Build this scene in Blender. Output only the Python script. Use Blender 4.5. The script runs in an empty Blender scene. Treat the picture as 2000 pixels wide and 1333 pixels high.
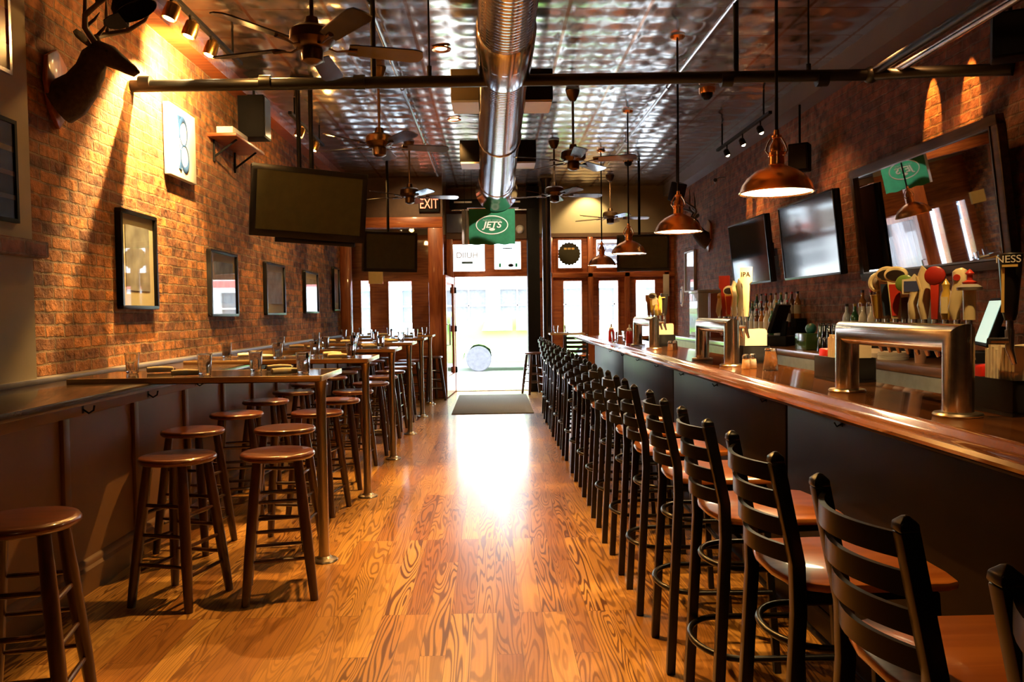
import bpy, bmesh, math, random
from mathutils import Vector, Matrix, Euler
random.seed(7)
PI = math.pi
C = bpy.context.scene.collection
sc = bpy.context.scene

# ------------------------------------------------------------------ camera
cam_d = bpy.data.cameras.new('camera'); cam = bpy.data.objects.new('camera', cam_d); C.objects.link(cam)
cam_d.sensor_width = 36.0; cam_d.lens = 36.0 * 1555 / 2000; cam_d.clip_start = 0.05; cam_d.clip_end = 300
cam.matrix_world = (Matrix.Translation((0, 0, 1.43)) @ Matrix.Rotation(-math.radians(1.374), 4, 'Z')
                    @ Matrix.Rotation(math.radians(90 - 2.026), 4, 'X') @ Matrix.Rotation(-0.013, 4, 'Z'))
sc.camera = cam
# ------------------------------------------------------------------ world, exposure
W = bpy.data.worlds.new('daylight'); sc.world = W; W.use_nodes = True
bg = W.node_tree.nodes['Background']
bg.inputs[0].default_value = (0.80, 0.90, 1.0, 1); bg.inputs[1].default_value = 11.5
sc.view_settings.view_transform = 'Standard'; sc.view_settings.look = 'None'
sc.view_settings.exposure = 0.42; sc.view_settings.gamma = 1.0
try: sc.view_settings.use_curve_mapping = False
except Exception: pass
cy = sc.cycles
cy.max_bounces = 7; cy.diffuse_bounces = 4; cy.glossy_bounces = 4; cy.transmission_bounces = 5; cy.transparent_max_bounces = 8
cy.sample_clamp_indirect = 5.0; cy.caustics_reflective = False; cy.caustics_refractive = False
cy.use_denoising = True
try: cy.denoising_input_passes = 'RGB_ALBEDO_NORMAL'
except Exception: pass
WARM = (1.0, 0.56, 0.18)
def spot(loc, to, power, angle, blend=0.5, col=WARM, size=0.03, name='track_or_fill_spot'):
    d = bpy.data.lights.new(name, 'SPOT'); d.energy = power; d.color = col; d.spot_size = math.radians(angle); d.spot_blend = blend
    d.shadow_soft_size = size
    o = bpy.data.objects.new(name, d); C.objects.link(o); o.location = loc
    o.rotation_euler = (Vector(to) - Vector(loc)).to_track_quat('-Z', 'Y').to_euler()
    return o
# daylight portal in the street front (guides sampling of the sky only)
def portal(x0, x1, z0, z1, y=14.9):
    d = bpy.data.lights.new('sky_portal', 'AREA'); d.shape = 'RECTANGLE'; d.size = x1 - x0; d.size_y = z1 - z0; d.cycles.is_portal = True
    o = bpy.data.objects.new('sky_portal', d); C.objects.link(o); o.location = ((x0 + x1) / 2, y, (z0 + z1) / 2)
    o.rotation_euler = (-PI / 2, 0, 0)
portal(-2.5, 3.4, 0.0, 2.9)

# ------------------------------------------------------------------ materials
def mk(name):
    m = bpy.data.materials.new(name); m.use_nodes = True; return m, m.node_tree, m.node_tree.nodes['Principled BSDF']
def N(nt, t, **kw):
    n = nt.nodes.new(t)
    for k, v in kw.items(): setattr(n, k, v)
    return n
def ramp(nt, stops):
    r = N(nt, 'ShaderNodeValToRGB'); e = r.color_ramp.elements
    while len(e) < len(stops): e.new(0.5)
    for i, (p, c) in enumerate(stops): e[i].position = p; e[i].color = (*c, 1)
    return r
def pm(name, col, rough=0.5, metal=0.0, var=0.15, scale=12.0, bump=0.0, coat=0.0, spec=None, stretch=None):
    m, nt, b = mk(name); L = nt.links
    tc = N(nt, 'ShaderNodeTexCoord'); mp = N(nt, 'ShaderNodeMapping')
    L.new(tc.outputs['Object'], mp.inputs[0])
    if stretch: mp.inputs['Scale'].default_value = stretch
    no = N(nt, 'ShaderNodeTexNoise'); no.inputs['Scale'].default_value = scale; no.inputs['Detail'].default_value = 5
    L.new(mp.outputs[0], no.inputs['Vector'])
    lo = tuple(max(0, c * (1 - var)) for c in col); hi = tuple(min(1, c * (1 + var)) for c in col)
    r = ramp(nt, [(0.3, lo), (0.7, hi)]); L.new(no.outputs['Fac'], r.inputs[0]); L.new(r.outputs[0], b.inputs['Base Color'])
    b.inputs['Roughness'].default_value = rough; b.inputs['Metallic'].default_value = metal
    if coat: b.inputs['Coat Weight'].default_value = coat; b.inputs['Coat Roughness'].default_value = 0.08
    if spec is not None: b.inputs['Specular IOR Level'].default_value = spec
    if bump:
        bp = N(nt, 'ShaderNodeBump'); bp.inputs['Strength'].default_value = bump; bp.inputs['Distance'].default_value = 0.01
        L.new(no.outputs['Fac'], bp.inputs['Height']); L.new(bp.outputs[0], b.inputs['Normal'])
    return m
def emit(name, col, strength, base=(0.8, 0.8, 0.8)):
    m, nt, b = mk(name)
    no = N(nt, 'ShaderNodeTexNoise'); no.inputs['Scale'].default_value = 6
    r = ramp(nt, [(0.0, tuple(c * 0.92 for c in col)), (1.0, col)]); nt.links.new(no.outputs['Fac'], r.inputs[0])
    nt.links.new(r.outputs[0], b.inputs['Emission Color'])
    b.inputs['Base Color'].default_value = (*base, 1); b.inputs['Emission Strength'].default_value = strength
    return m
def brick(name, c1, c2, mortar, axis='Y', bump=1.0):
    m, nt, b = mk(name); L = nt.links
    tc = N(nt, 'ShaderNodeTexCoord'); sp = N(nt, 'ShaderNodeSeparateXYZ'); cb = N(nt, 'ShaderNodeCombineXYZ')
    L.new(tc.outputs['Object'], sp.inputs[0]); L.new(sp.outputs[axis], cb.inputs['X']); L.new(sp.outputs['Z'], cb.inputs['Y'])
    wn = N(nt, 'ShaderNodeTexNoise'); wn.inputs['Scale'].default_value = 11.0; wn.inputs['Detail'].default_value = 5
    L.new(tc.outputs['Object'], wn.inputs['Vector'])
    ws = N(nt, 'ShaderNodeVectorMath', operation='SCALE'); ws.inputs['Scale'].default_value = 0.024
    L.new(wn.outputs['Color'], ws.inputs[0])
    ad = N(nt, 'ShaderNodeVectorMath', operation='ADD'); L.new(cb.outputs[0], ad.inputs[0]); L.new(ws.outputs[0], ad.inputs[1])
    br = N(nt, 'ShaderNodeTexBrick'); L.new(ad.outputs[0], br.inputs['Vector'])
    br.inputs['Scale'].default_value = 1; br.inputs['Brick Width'].default_value = 0.205; br.inputs['Row Height'].default_value = 0.074
    br.inputs['Mortar Size'].default_value = 0.008; br.inputs['Mortar Smooth'].default_value = 0.35; br.inputs['Bias'].default_value = -0.1
    br.inputs['Color1'].default_value = (*c1, 1); br.inputs['Color2'].default_value = (*c2, 1); br.inputs['Mortar'].default_value = (*mortar, 1)
    n2 = N(nt, 'ShaderNodeTexNoise'); n2.inputs['Scale'].default_value = 9; n2.inputs['Detail'].default_value = 7; n2.inputs['Roughness'].default_value = 0.65
    L.new(tc.outputs['Object'], n2.inputs['Vector'])
    r2 = ramp(nt, [(0.32, (0.22, 0.20, 0.22)), (0.5, (0.8, 0.78, 0.75)), (0.68, (1.35, 1.25, 1.05))]); L.new(n2.outputs['Fac'], r2.inputs[0])
    mx = N(nt, 'ShaderNodeMix', data_type='RGBA', blend_type='MULTIPLY'); mx.inputs['Factor'].default_value = 1
    L.new(br.outputs['Color'], mx.inputs['A']); L.new(r2.outputs[0], mx.inputs['B']); L.new(mx.outputs['Result'], b.inputs['Base Color'])
    iv = N(nt, 'ShaderNodeMath', operation='SUBTRACT'); iv.inputs[0].default_value = 1; L.new(br.outputs['Fac'], iv.inputs[1])
    n3 = N(nt, 'ShaderNodeMath', operation='MULTIPLY_ADD'); n3.inputs[1].default_value = 1.0; L.new(n2.outputs['Fac'], n3.inputs[0]); L.new(iv.outputs[0], n3.inputs[2])
    bp = N(nt, 'ShaderNodeBump'); bp.inputs['Strength'].default_value = bump; bp.inputs['Distance'].default_value = 0.045
    L.new(n3.outputs[0], bp.inputs['Height']); L.new(bp.outputs[0], b.inputs['Normal'])
    b.inputs['Roughness'].default_value = 0.8
    return m
def floor_mat():
    m, nt, b = mk('oak_floor'); L = nt.links
    tc = N(nt, 'ShaderNodeTexCoord'); sp = N(nt, 'ShaderNodeSeparateXYZ'); cb = N(nt, 'ShaderNodeCombineXYZ')
    L.new(tc.outputs['Object'], sp.inputs[0]); L.new(sp.outputs['Y'], cb.inputs['X']); L.new(sp.outputs['X'], cb.inputs['Y'])
    br = N(nt, 'ShaderNodeTexBrick'); L.new(cb.outputs[0], br.inputs['Vector']); br.offset = 0.37; br.offset_frequency = 3
    br.inputs['Scale'].default_value = 1; br.inputs['Brick Width'].default_value = 1.25; br.inputs['Row Height'].default_value = 0.108
    br.inputs['Mortar Size'].default_value = 0.0009; br.inputs['Mortar Smooth'].default_value = 0.1
    br.inputs['Color1'].default_value = (0, 0, 0, 1); br.inputs['Color2'].default_value = (1, 1, 1, 1); br.inputs['Mortar'].default_value = (0.5, 0.5, 0.5, 1)
    sd = N(nt, 'ShaderNodeMath', operation='MULTIPLY'); sd.inputs[1].default_value = 23.0; L.new(br.outputs['Color'], sd.inputs[0])
    sy = N(nt, 'ShaderNodeMath', operation='MULTIPLY'); sy.inputs[1].default_value = 0.085; L.new(sp.outputs['Y'], sy.inputs[0])
    gv = N(nt, 'ShaderNodeCombineXYZ'); L.new(sp.outputs['X'], gv.inputs['X']); L.new(sy.outputs[0], gv.inputs['Y']); L.new(sd.outputs[0], gv.inputs['Z'])
    n1 = N(nt, 'ShaderNodeTexNoise'); n1.inputs['Scale'].default_value = 7.0; n1.inputs['Detail'].default_value = 2.0; n1.inputs['Roughness'].default_value = 0.5
    n1.inputs['Distortion'].default_value = 0.3; L.new(gv.outputs[0], n1.inputs['Vector'])
    k = N(nt, 'ShaderNodeMath', operation='MULTIPLY'); k.inputs[1].default_value = 150.0; L.new(n1.outputs['Fac'], k.inputs[0])
    s = N(nt, 'ShaderNodeMath', operation='SINE'); L.new(k.outputs[0], s.inputs[0])
    rg = ramp(nt, [(0.0, (1, 1, 1)), (0.50, (1, 1, 1)), (0.88, (0.0, 0.0, 0.0))])
    mr = N(nt, 'ShaderNodeMapRange'); mr.inputs['From Min'].default_value = -1; L.new(s.outputs[0], mr.inputs['Value']); L.new(mr.outputs[0], rg.inputs[0])
    fv = N(nt, 'ShaderNodeVectorMath', operation='MULTIPLY'); fv.inputs[1].default_value = (60, 6, 1); L.new(gv.outputs[0], fv.inputs[0])
    n2 = N(nt, 'ShaderNodeTexNoise'); n2.inputs['Scale'].default_value = 4; n2.inputs['Detail'].default_value = 4; L.new(fv.outputs[0], n2.inputs['Vector'])
    base = ramp(nt, [(0.0, (0.36, 0.15, 0.035)), (0.5, (0.52, 0.26, 0.06)), (1.0, (0.68, 0.38, 0.10))]); L.new(br.outputs['Color'], base.inputs[0])
    rf = ramp(nt, [(0.3, (0.8, 0.8, 0.8)), (0.7, (1.1, 1.1, 1.1))]); L.new(n2.outputs['Fac'], rf.inputs[0])
    m1 = N(nt, 'ShaderNodeMix', data_type='RGBA', blend_type='MULTIPLY'); m1.inputs['Factor'].default_value = 1; L.new(base.outputs[0], m1.inputs['A']); L.new(rf.outputs[0], m1.inputs['B'])
    m2 = N(nt, 'ShaderNodeMix', data_type='RGBA'); m2.inputs['A'].default_value = (0.11, 0.034, 0.008, 1); L.new(rg.outputs[0], m2.inputs['Factor']); L.new(m1.outputs['Result'], m2.inputs['B'])
    n4 = N(nt, 'ShaderNodeTexNoise'); n4.inputs['Scale'].default_value = 1.1; L.new(gv.outputs[0], n4.inputs['Vector'])
    gs = N(nt, 'ShaderNodeMapRange'); gs.inputs['From Min'].default_value = 0.4; gs.inputs['From Max'].default_value = 0.6; gs.inputs['To Min'].default_value = 0.35; gs.inputs['To Max'].default_value = 0.95; L.new(n4.outputs['Fac'], gs.inputs['Value'])
    m3 = N(nt, 'ShaderNodeMix', data_type='RGBA'); L.new(gs.outputs[0], m3.inputs['Factor']); L.new(m1.outputs['Result'], m3.inputs['A']); L.new(m2.outputs['Result'], m3.inputs['B'])
    m4 = N(nt, 'ShaderNodeMix', data_type='RGBA'); L.new(br.outputs['Fac'], m4.inputs['Factor']); L.new(m3.outputs['Result'], m4.inputs['A']); m4.inputs['B'].default_value = (0.09, 0.035, 0.012, 1)
    L.new(m4.outputs['Result'], b.inputs['Base Color'])
    b.inputs['Roughness'].default_value = 0.30
    b.inputs['Coat Weight'].default_value = 0.5; b.inputs['Coat Roughness'].default_value = 0.16
    bp = N(nt, 'ShaderNodeBump'); bp.inputs['Strength'].default_value = 0.06; bp.inputs['Distance'].default_value = 0.003; L.new(rg.outputs[0], bp.inputs['Height'])
    L.new(bp.outputs[0], b.inputs['Normal'])
    return m
def wood(name, dark, light, rough=0.35, coat=0.4, along='Y', scale=3.0):
    m, nt, b = mk(name); L = nt.links
    tc = N(nt, 'ShaderNodeTexCoord'); mp = N(nt, 'ShaderNodeMapping'); L.new(tc.outputs['Object'], mp.inputs[0])
    mp.inputs['Scale'].default_value = {'X': (0.8, 9, 9), 'Y': (9, 0.8, 9), 'Z': (9, 9, 0.8)}[along]
    n1 = N(nt, 'ShaderNodeTexNoise'); n1.inputs['Scale'].default_value = scale; n1.inputs['Detail'].default_value = 6; n1.inputs['Distortion'].default_value = 0.6
    L.new(mp.outputs[0], n1.inputs['Vector'])
    r = ramp(nt, [(0.32, dark), (0.5, tuple((a + c) / 2 for a, c in zip(dark, light))), (0.68, light)]); L.new(n1.outputs['Fac'], r.inputs[0]); L.new(r.outputs[0], b.inputs['Base Color'])
    b.inputs['Roughness'].default_value = rough; b.inputs['Coat Weight'].default_value = coat; b.inputs['Coat Roughness'].default_value = 0.07
    return m
def glass_pane(name, tint=(0.95, 0.98, 1.0), refl=0.12):
    m = bpy.data.materials.new(name); m.use_nodes = True; nt = m.node_tree; nt.nodes.clear()
    o = N(nt, 'ShaderNodeOutputMaterial'); t = N(nt, 'ShaderNodeBsdfTransparent'); g = N(nt, 'ShaderNodeBsdfGlossy'); mx = N(nt, 'ShaderNodeMixShader')
    t.inputs[0].default_value = (*tint, 1); g.inputs['Roughness'].default_value = 0.02
    lw = N(nt, 'ShaderNodeLayerWeight'); lw.inputs['Blend'].default_value = 0.5
    pw = N(nt, 'ShaderNodeMath', operation='POWER'); pw.inputs[1].default_value = 4.0; nt.links.new(lw.outputs['Facing'], pw.inputs[0])
    ma = N(nt, 'ShaderNodeMath', operation='MULTIPLY_ADD'); ma.inputs[1].default_value = 0.75; ma.inputs[2].default_value = refl * 0.3; nt.links.new(pw.outputs[0], ma.inputs[0])
    nt.links.new(ma.outputs[0], mx.inputs[0]); nt.links.new(t.outputs[0], mx.inputs[1]); nt.links.new(g.outputs[0], mx.inputs[2]); nt.links.new(mx.outputs[0], o.inputs[0])
    return m
def tin_mat():
    m, nt, b = mk('tin_ceiling'); L = nt.links
    tc = N(nt, 'ShaderNodeTexCoord'); sp = N(nt, 'ShaderNodeSeparateXYZ'); L.new(tc.outputs['Object'], sp.inputs[0])
    def line(out, w):
        a = N(nt, 'ShaderNodeMath', operation='DIVIDE'); a.inputs[1].default_value = 0.61; L.new(out, a.inputs[0])
        f = N(nt, 'ShaderNodeMath', operation='FRACT'); L.new(a.outputs[0], f.inputs[0])
        p = N(nt, 'ShaderNodeMath', operation='PINGPONG'); p.inputs[1].default_value = 0.5; L.new(f.outputs[0], p.inputs[0])
        l = N(nt, 'ShaderNodeMath', operation='LESS_THAN'); l.inputs[1].default_value = w; L.new(p.outputs[0], l.inputs[0]); return l
    lx, ly = line(sp.outputs['X'], 0.022), line(sp.outputs['Y'], 0.012)
    mxm = N(nt, 'ShaderNodeMath', operation='MAXIMUM'); L.new(lx.outputs[0], mxm.inputs[0]); L.new(ly.outputs[0], mxm.inputs[1])
    no = N(nt, 'ShaderNodeTexNoise'); no.inputs['Scale'].default_value = 3.5; no.inputs['Detail'].default_value = 5; L.new(tc.outputs['Object'], no.inputs['Vector'])
    r = ramp(nt, [(0.3, (0.36, 0.32, 0.29)), (0.7, (0.66, 0.62, 0.60))]); L.new(no.outputs['Fac'], r.inputs[0])
    mx = N(nt, 'ShaderNodeMix', data_type='RGBA'); L.new(mxm.outputs[0], mx.inputs['Factor']); L.new(r.outputs[0], mx.inputs['A']); mx.inputs['B'].default_value = (0.42, 0.20, 0.10, 1)  # brown seams, orange brightened for ribs catching warm lamp light
    L.new(mx.outputs['Result'], b.inputs['Base Color'])
    b.inputs['Metallic'].default_value = 0.93
    rr = N(nt, 'ShaderNodeMapRange'); rr.inputs['To Min'].default_value = 0.14; rr.inputs['To Max'].default_value = 0.27; L.new(no.outputs['Fac'], rr.inputs['Value']); L.new(rr.outputs[0], b.inputs['Roughness'])
    return m
M = {}
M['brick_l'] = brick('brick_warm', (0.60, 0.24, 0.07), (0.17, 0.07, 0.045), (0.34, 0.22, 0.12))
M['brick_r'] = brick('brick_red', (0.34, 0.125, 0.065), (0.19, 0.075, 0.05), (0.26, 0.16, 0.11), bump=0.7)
M['floor'] = floor_mat()
M['tin'] = tin_mat()
M['plaster'] = pm('grey_plaster', (0.44, 0.38, 0.27), 0.75, var=0.06, scale=5)
M['tan'] = pm('tan_paint', (0.36, 0.30, 0.20), 0.7, var=0.05, scale=4)
M['brown'] = pm('brown_paint', (0.10, 0.05, 0.025), 0.6)
M['soffit'] = pm('grey_paint', (0.20, 0.20, 0.23), 0.6, var=0.06, scale=3)
M['redwood'] = wood('red_brown_wood', (0.24, 0.05, 0.015), (0.48, 0.14, 0.035), 0.4, 0.3, 'Z')
M['redwoodx'] = wood('red_brown_wood_rail', (0.24, 0.05, 0.015), (0.48, 0.14, 0.035), 0.4, 0.3, 'X')
M['black'] = pm('black_metal', (0.007, 0.006, 0.006), 0.30, metal=0.0, spec=0.35)
M['pipe'] = pm('black_iron', (0.008, 0.007, 0.006), 0.4, metal=0.0, spec=0.35)
M['bdull'] = pm('dull_black', (0.009, 0.008, 0.008), 0.6, spec=0.12)
M['dkwood'] = wood('dark_stool_wood', (0.03, 0.011, 0.005), (0.075, 0.026, 0.010), 0.32, 0.6, 'Z')
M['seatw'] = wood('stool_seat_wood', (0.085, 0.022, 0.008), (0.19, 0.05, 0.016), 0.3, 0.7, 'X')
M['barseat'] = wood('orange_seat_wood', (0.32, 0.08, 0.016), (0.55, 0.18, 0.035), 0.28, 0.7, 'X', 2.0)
M['bartop'] = wood('varnished_bar_wood', (0.15, 0.045, 0.010), (0.34, 0.12, 0.028), 0.16, 1.0, 'Y', 1.6)
M['barfront'] = pm('dark_bar_panel', (0.014, 0.007, 0.005), 0.42, var=0.25, scale=6, spec=0.2)
M['ttop'] = pm('dark_table_laminate', (0.035, 0.024, 0.02), 0.16, var=0.2, coat=0.5)
M['tedge'] = wood('light_wood_edge', (0.42, 0.24, 0.09), (0.60, 0.38, 0.17), 0.35, 0.3, 'X')
M['tend'] = pm('daylit_edge', (0.75, 0.75, 0.76), 0.3, metal=0.6)  # same table edge, its end paled for the daylight it reflects
M['brass'] = pm('brushed_post', (0.60, 0.52, 0.40), 0.28, metal=1.0, stretch=(1, 1, 0.1))
M['steel'] = pm('brushed_steel', (0.66, 0.62, 0.55), 0.22, metal=1.0, stretch=(1, 0.06, 1), scale=60)
M['duct'] = pm('galvanised_steel', (0.55, 0.56, 0.60), 0.16, metal=1.0, var=0.08, scale=5)
M['silver'] = pm('silver_conduit', (0.6, 0.6, 0.66), 0.25, metal=1.0)
M['copper'] = pm('brushed_copper', (0.88, 0.40, 0.14), 0.24, metal=1.0, var=0.05)
M['bronze'] = pm('dark_bronze', (0.10, 0.055, 0.025), 0.35, metal=0.8)
M['blade'] = pm('fan_blade', (0.045, 0.035, 0.032), 0.22, coat=0.5)
M['ledge'] = pm('dark_ledge', (0.05, 0.03, 0.02), 0.25, coat=0.4, var=0.25)
M['curb'] = pm('ledge_curb', (0.20, 0.19, 0.20), 0.35)
M['wains'] = pm('brown_panel_paint', (0.19, 0.095, 0.038), 0.5, var=0.08, scale=4)
M['glassp'] = glass_pane('window_glass')
M['screen'] = pm('tv_screen', (0.010, 0.011, 0.012), 0.09, spec=0.5, coat=0.2)
M['screen_g'] = pm('tv_screen_matt', (0.045, 0.045, 0.020), 0.35, spec=0.4)
M['mirror'] = pm('mirror_glass', (0.72, 0.74, 0.80), 0.015, metal=1.0, var=0.01)
M['white'] = pm('white_paint', (0.80, 0.80, 0.78), 0.5, var=0.03)
M['paper'] = pm('white_paper', (0.78, 0.74, 0.62), 0.7, var=0.05)
M['linen'] = pm('white_napkin', (0.80, 0.70, 0.50), 0.8, var=0.08, bump=0.3)
M['red'] = pm('red_plastic', (0.65, 0.02, 0.01), 0.35)
M['deer'] = pm('deer_fur', (0.055, 0.034, 0.02), 0.85, var=0.35, scale=30, bump=0.5)
M['antler'] = pm('antler_bone', (0.09, 0.055, 0.032), 0.6, var=0.3, scale=20)
M['rubber'] = pm('mat_fibre', (0.16, 0.145, 0.11), 0.95, var=0.25, scale=90, bump=0.5)
M['canvas'] = pm('white_canvas', (0.85, 0.82, 0.72), 0.7, var=0.03)
M['blue'] = pm('blue_paint', (0.012, 0.055, 0.20), 0.6)
M['green'] = pm('green_cloth', (0.015, 0.20, 0.11), 0.8)
M['lime'] = pm('lime_car_paint', (0.30, 0.66, 0.12), 0.25, coat=0.8, var=0.02)
M['asphalt'] = pm('street_asphalt', (0.42, 0.42, 0.43), 0.9, scale=40)
M['concrete'] = pm('sidewalk_concrete', (0.75, 0.74, 0.72), 0.9, scale=20)
M['tglass'] = None
def clear_glass(name, col=(0.92, 0.95, 0.95), rough=0.0):
    m, nt, b = mk(name); b.inputs['Base Color'].default_value = (*col, 1); b.inputs['Transmission Weight'].default_value = 1.0
    b.inputs['Roughness'].default_value = rough; b.inputs['IOR'].default_value = 1.35
    no = N(nt, 'ShaderNodeTexNoise'); no.inputs['Scale'].default_value = 3
    r = ramp(nt, [(0, tuple(c * 0.96 for c in col)), (1, col)]); nt.links.new(no.outputs['Fac'], r.inputs[0]); nt.links.new(r.outputs[0], b.inputs['Base Color'])
    return m
M['tglass'] = clear_glass('tumbler_glass')
_cm = {}
def cm(col, rough=0.35, metal=0.0, coat=0.3):
    k = (tuple(round(c, 3) for c in col), rough, metal)
    if k not in _cm: _cm[k] = pm('paint_%d' % len(_cm), col, rough, metal, var=0.05, coat=coat)
    return _cm[k]

# ------------------------------------------------------------------ geometry helpers
def basis(d):
    d = Vector(d).normalized(); a = Vector((0, 0, 1)) if abs(d.z) < 0.95 else Vector((1, 0, 0))
    u = d.cross(a).normalized(); return u, d.cross(u).normalized()
class B:
    def __init__(s): s.v = []; s.f = []
    def box(s, x0, x1, y0, y1, z0, z1, m=None):
        p = [Vector(q) for q in ((x0, y0, z0), (x1, y0, z0), (x1, y1, z0), (x0, y1, z0), (x0, y0, z1), (x1, y0, z1), (x1, y1, z1), (x0, y1, z1))]
        if m is not None: p = [m @ q for q in p]
        n = len(s.v); s.v += p
        s.f += [tuple(n + i for i in q) for q in ((0, 3, 2, 1), (4, 5, 6, 7), (0, 1, 5, 4), (1, 2, 6, 5), (2, 3, 7, 6), (3, 0, 4, 7))]; return s
    def tube(s, pts, r, n=12, caps=True, closed=False, sq=1.0, up=None):
        pts = [Vector(p) for p in pts]; k = len(pts); R = r if isinstance(r, (list, tuple)) else [r] * k
        n0 = len(s.v); pu = None
        for i, p in enumerate(pts):
            if closed: d = pts[(i + 1) % k] - pts[i - 1]
            else: d = pts[min(i + 1, k - 1)] - pts[max(i - 1, 0)]
            d.normalize()
            if up is not None: u = d.cross(Vector(up)).normalized()
            elif pu is None: u = basis(d)[0]
            else: u = (pu - d * pu.dot(d)).normalized()
            pu = u; w = d.cross(u).normalized()
            for j in range(n):
                a = 2 * PI * j / n + (PI / 4 if n == 4 else 0)
                s.v.append(p + (u * math.cos(a) + w * math.sin(a) * sq) * R[i])
        for i in range(k if closed else k - 1):
            a0 = n0 + i * n; b0 = n0 + ((i + 1) % k) * n
            for j in range(n): s.f.append((a0 + j, a0 + (j + 1) % n, b0 + (j + 1) % n, b0 + j))
        if caps and not closed:
            s.f.append(tuple(n0 + j for j in reversed(range(n)))); e = n0 + (k - 1) * n; s.f.append(tuple(e + j for j in range(n)))
        return s
    def cyl(s, p0, p1, r0, r1=None, n=16): return s.tube([p0, p1], [r0, r0 if r1 is None else r1], n)
    def lathe(s, prof, c=(0, 0, 0), n=24, m=None, caps=True):
        c = Vector(c); n0 = len(s.v)
        for r, z in prof:
            for j in range(n):
                a = 2 * PI * j / n; q = Vector((r * math.cos(a), r * math.sin(a), z))
                s.v.append(c + (m @ q if m is not None else q))
        k = len(prof)
        for i in range(k - 1):
            a0 = n0 + i * n; b0 = a0 + n
            for j in range(n): s.f.append((a0 + j, a0 + (j + 1) % n, b0 + (j + 1) % n, b0 + j))
        if caps:
            if prof[0][0] > 1e-5: s.f.append(tuple(n0 + j for j in reversed(range(n))))
            if prof[-1][0] > 1e-5: e = n0 + (k - 1) * n; s.f.append(tuple(e + j for j in range(n)))
        return s
    def prism(s, poly, fn):
        # poly 2D list, fn(u, v, t) -> 3D with t in 0, 1
        n = len(poly); n0 = len(s.v)
        for t in (0, 1):
            for u, v in poly: s.v.append(Vector(fn(u, v, t)))
        s.f.append(tuple(n0 + j for j in range(n))); s.f.append(tuple(n0 + n + j for j in reversed(range(n))))
        for j in range(n): s.f.append((n0 + (j + 1) % n, n0 + j, n0 + n + j, n0 + n + (j + 1) % n))
        return s
    def ell(s, c, r, n=16, m=12):
        prof = [(max(math.sin(PI * i / m), 0.0) or 1e-6, -math.cos(PI * i / m)) for i in range(m + 1)]
        return s.lathe(prof, c, n, Matrix.Diagonal(Vector(r)))
    def obj(s, name, mat, parent=None, bevel=0.0, smooth=35, seg=2):
        me = bpy.data.meshes.new(name); bm = bmesh.new()
        vs = [bm.verts.new(v) for v in s.v]
        for f in s.f:
            try: bm.faces.new([vs[i] for i in f])
            except ValueError: pass
        bmesh.ops.remove_doubles(bm, verts=bm.verts, dist=1e-5)
        bmesh.ops.recalc_face_normals(bm, faces=bm.faces)
        if bevel:
            es = [e for e in bm.edges if len(e.link_faces) == 2 and e.calc_face_angle(0) > 0.6]
            bmesh.ops.bevel(bm, geom=es, offset=bevel, segments=seg, affect='EDGES', profile=0.5, clamp_overlap=True)
        bm.to_mesh(me); bm.free()
        if smooth:
            me.polygons.foreach_set('use_smooth', [True] * len(me.polygons)); me.set_sharp_from_angle(angle=math.radians(smooth))
        for mm in (mat if isinstance(mat, (list, tuple)) else [mat]): me.materials.append(mm)
        o = bpy.data.objects.new(name, me); C.objects.link(o)
        if parent is not None: o.parent = parent
        return o
def bx(x0, x1, y0, y1, z0, z1, m=None): return B().box(x0, x1, y0, y1, z0, z1, m)
def cb(c, sx, sy, sz, m=None): return B().box(c[0] - sx / 2, c[0] + sx / 2, c[1] - sy / 2, c[1] + sy / 2, c[2] - sz / 2, c[2] + sz / 2, m)
def thing(name, label, cat, loc=(0, 0, 0), rotz=0, group=None, rot=None):
    o = bpy.data.objects.new(name, None); C.objects.link(o); o.location = loc; o.rotation_euler = rot or (0, 0, rotz)
    o.empty_display_size = 0.1
    o['label'] = label; o['category'] = cat
    if group and group != 'none': o['group'] = group
    return o
def tag(o, label, cat, group=None):
    o['label'] = label; o['category'] = cat
    if group: o['group'] = group
    return o
def st(o, label=None):
    o['kind'] = 'structure'
    if label: o['label'] = label
    return o
def dup(root, loc, rotz, label, group=None, hook=None):
    ch = {}
    for o in bpy.data.objects: 
        if o.parent: ch.setdefault(o.parent.name, []).append(o)
    r = root.copy(); C.objects.link(r); r.location = loc; r.rotation_euler = (0, 0, rotz); r['label'] = label
    if group: r['group'] = group
    for c0 in ch.get(root.name, []):
        c1 = c0.copy(); C.objects.link(c1); c1.parent = r
        for g0 in ch.get(c0.name, []):
            g1 = g0.copy(); C.objects.link(g1); g1.parent = c1
    return r
def text(name, s, size, mat, parent, loc, rot, extrude=0.001, shear=0.0, width=1.0, align='CENTER', bold=0.0):
    cu = bpy.data.curves.new(name, 'FONT'); cu.body = s; cu.size = size; cu.extrude = extrude; cu.align_x = align; cu.align_y = 'CENTER'; cu.shear = shear; cu.offset = bold
    t = bpy.data.objects.new(name, cu); C.objects.link(t)
    dg = bpy.context.evaluated_depsgraph_get(); me = bpy.data.meshes.new_from_object(t.evaluated_get(dg)); me.name = name
    bpy.data.objects.remove(t); bpy.data.curves.remove(cu)
    if width != 1.0:
        for v in me.vertices: v.co.x *= width
    me.materials.clear(); me.materials.append(mat)
    o = bpy.data.objects.new(name, me); C.objects.link(o); o.location = loc; o.rotation_euler = rot
    if parent is not None: o.parent = parent
    return o
ORD = ['first', 'second', 'third', 'fourth', 'fifth', 'sixth', 'seventh', 'eighth', 'ninth', 'tenth', 'eleventh', 'twelfth', 'thirteenth', 'fourteenth', 'fifteenth', 'sixteenth', 'seventeenth', 'eighteenth', 'nineteenth', 'twentieth']

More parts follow.
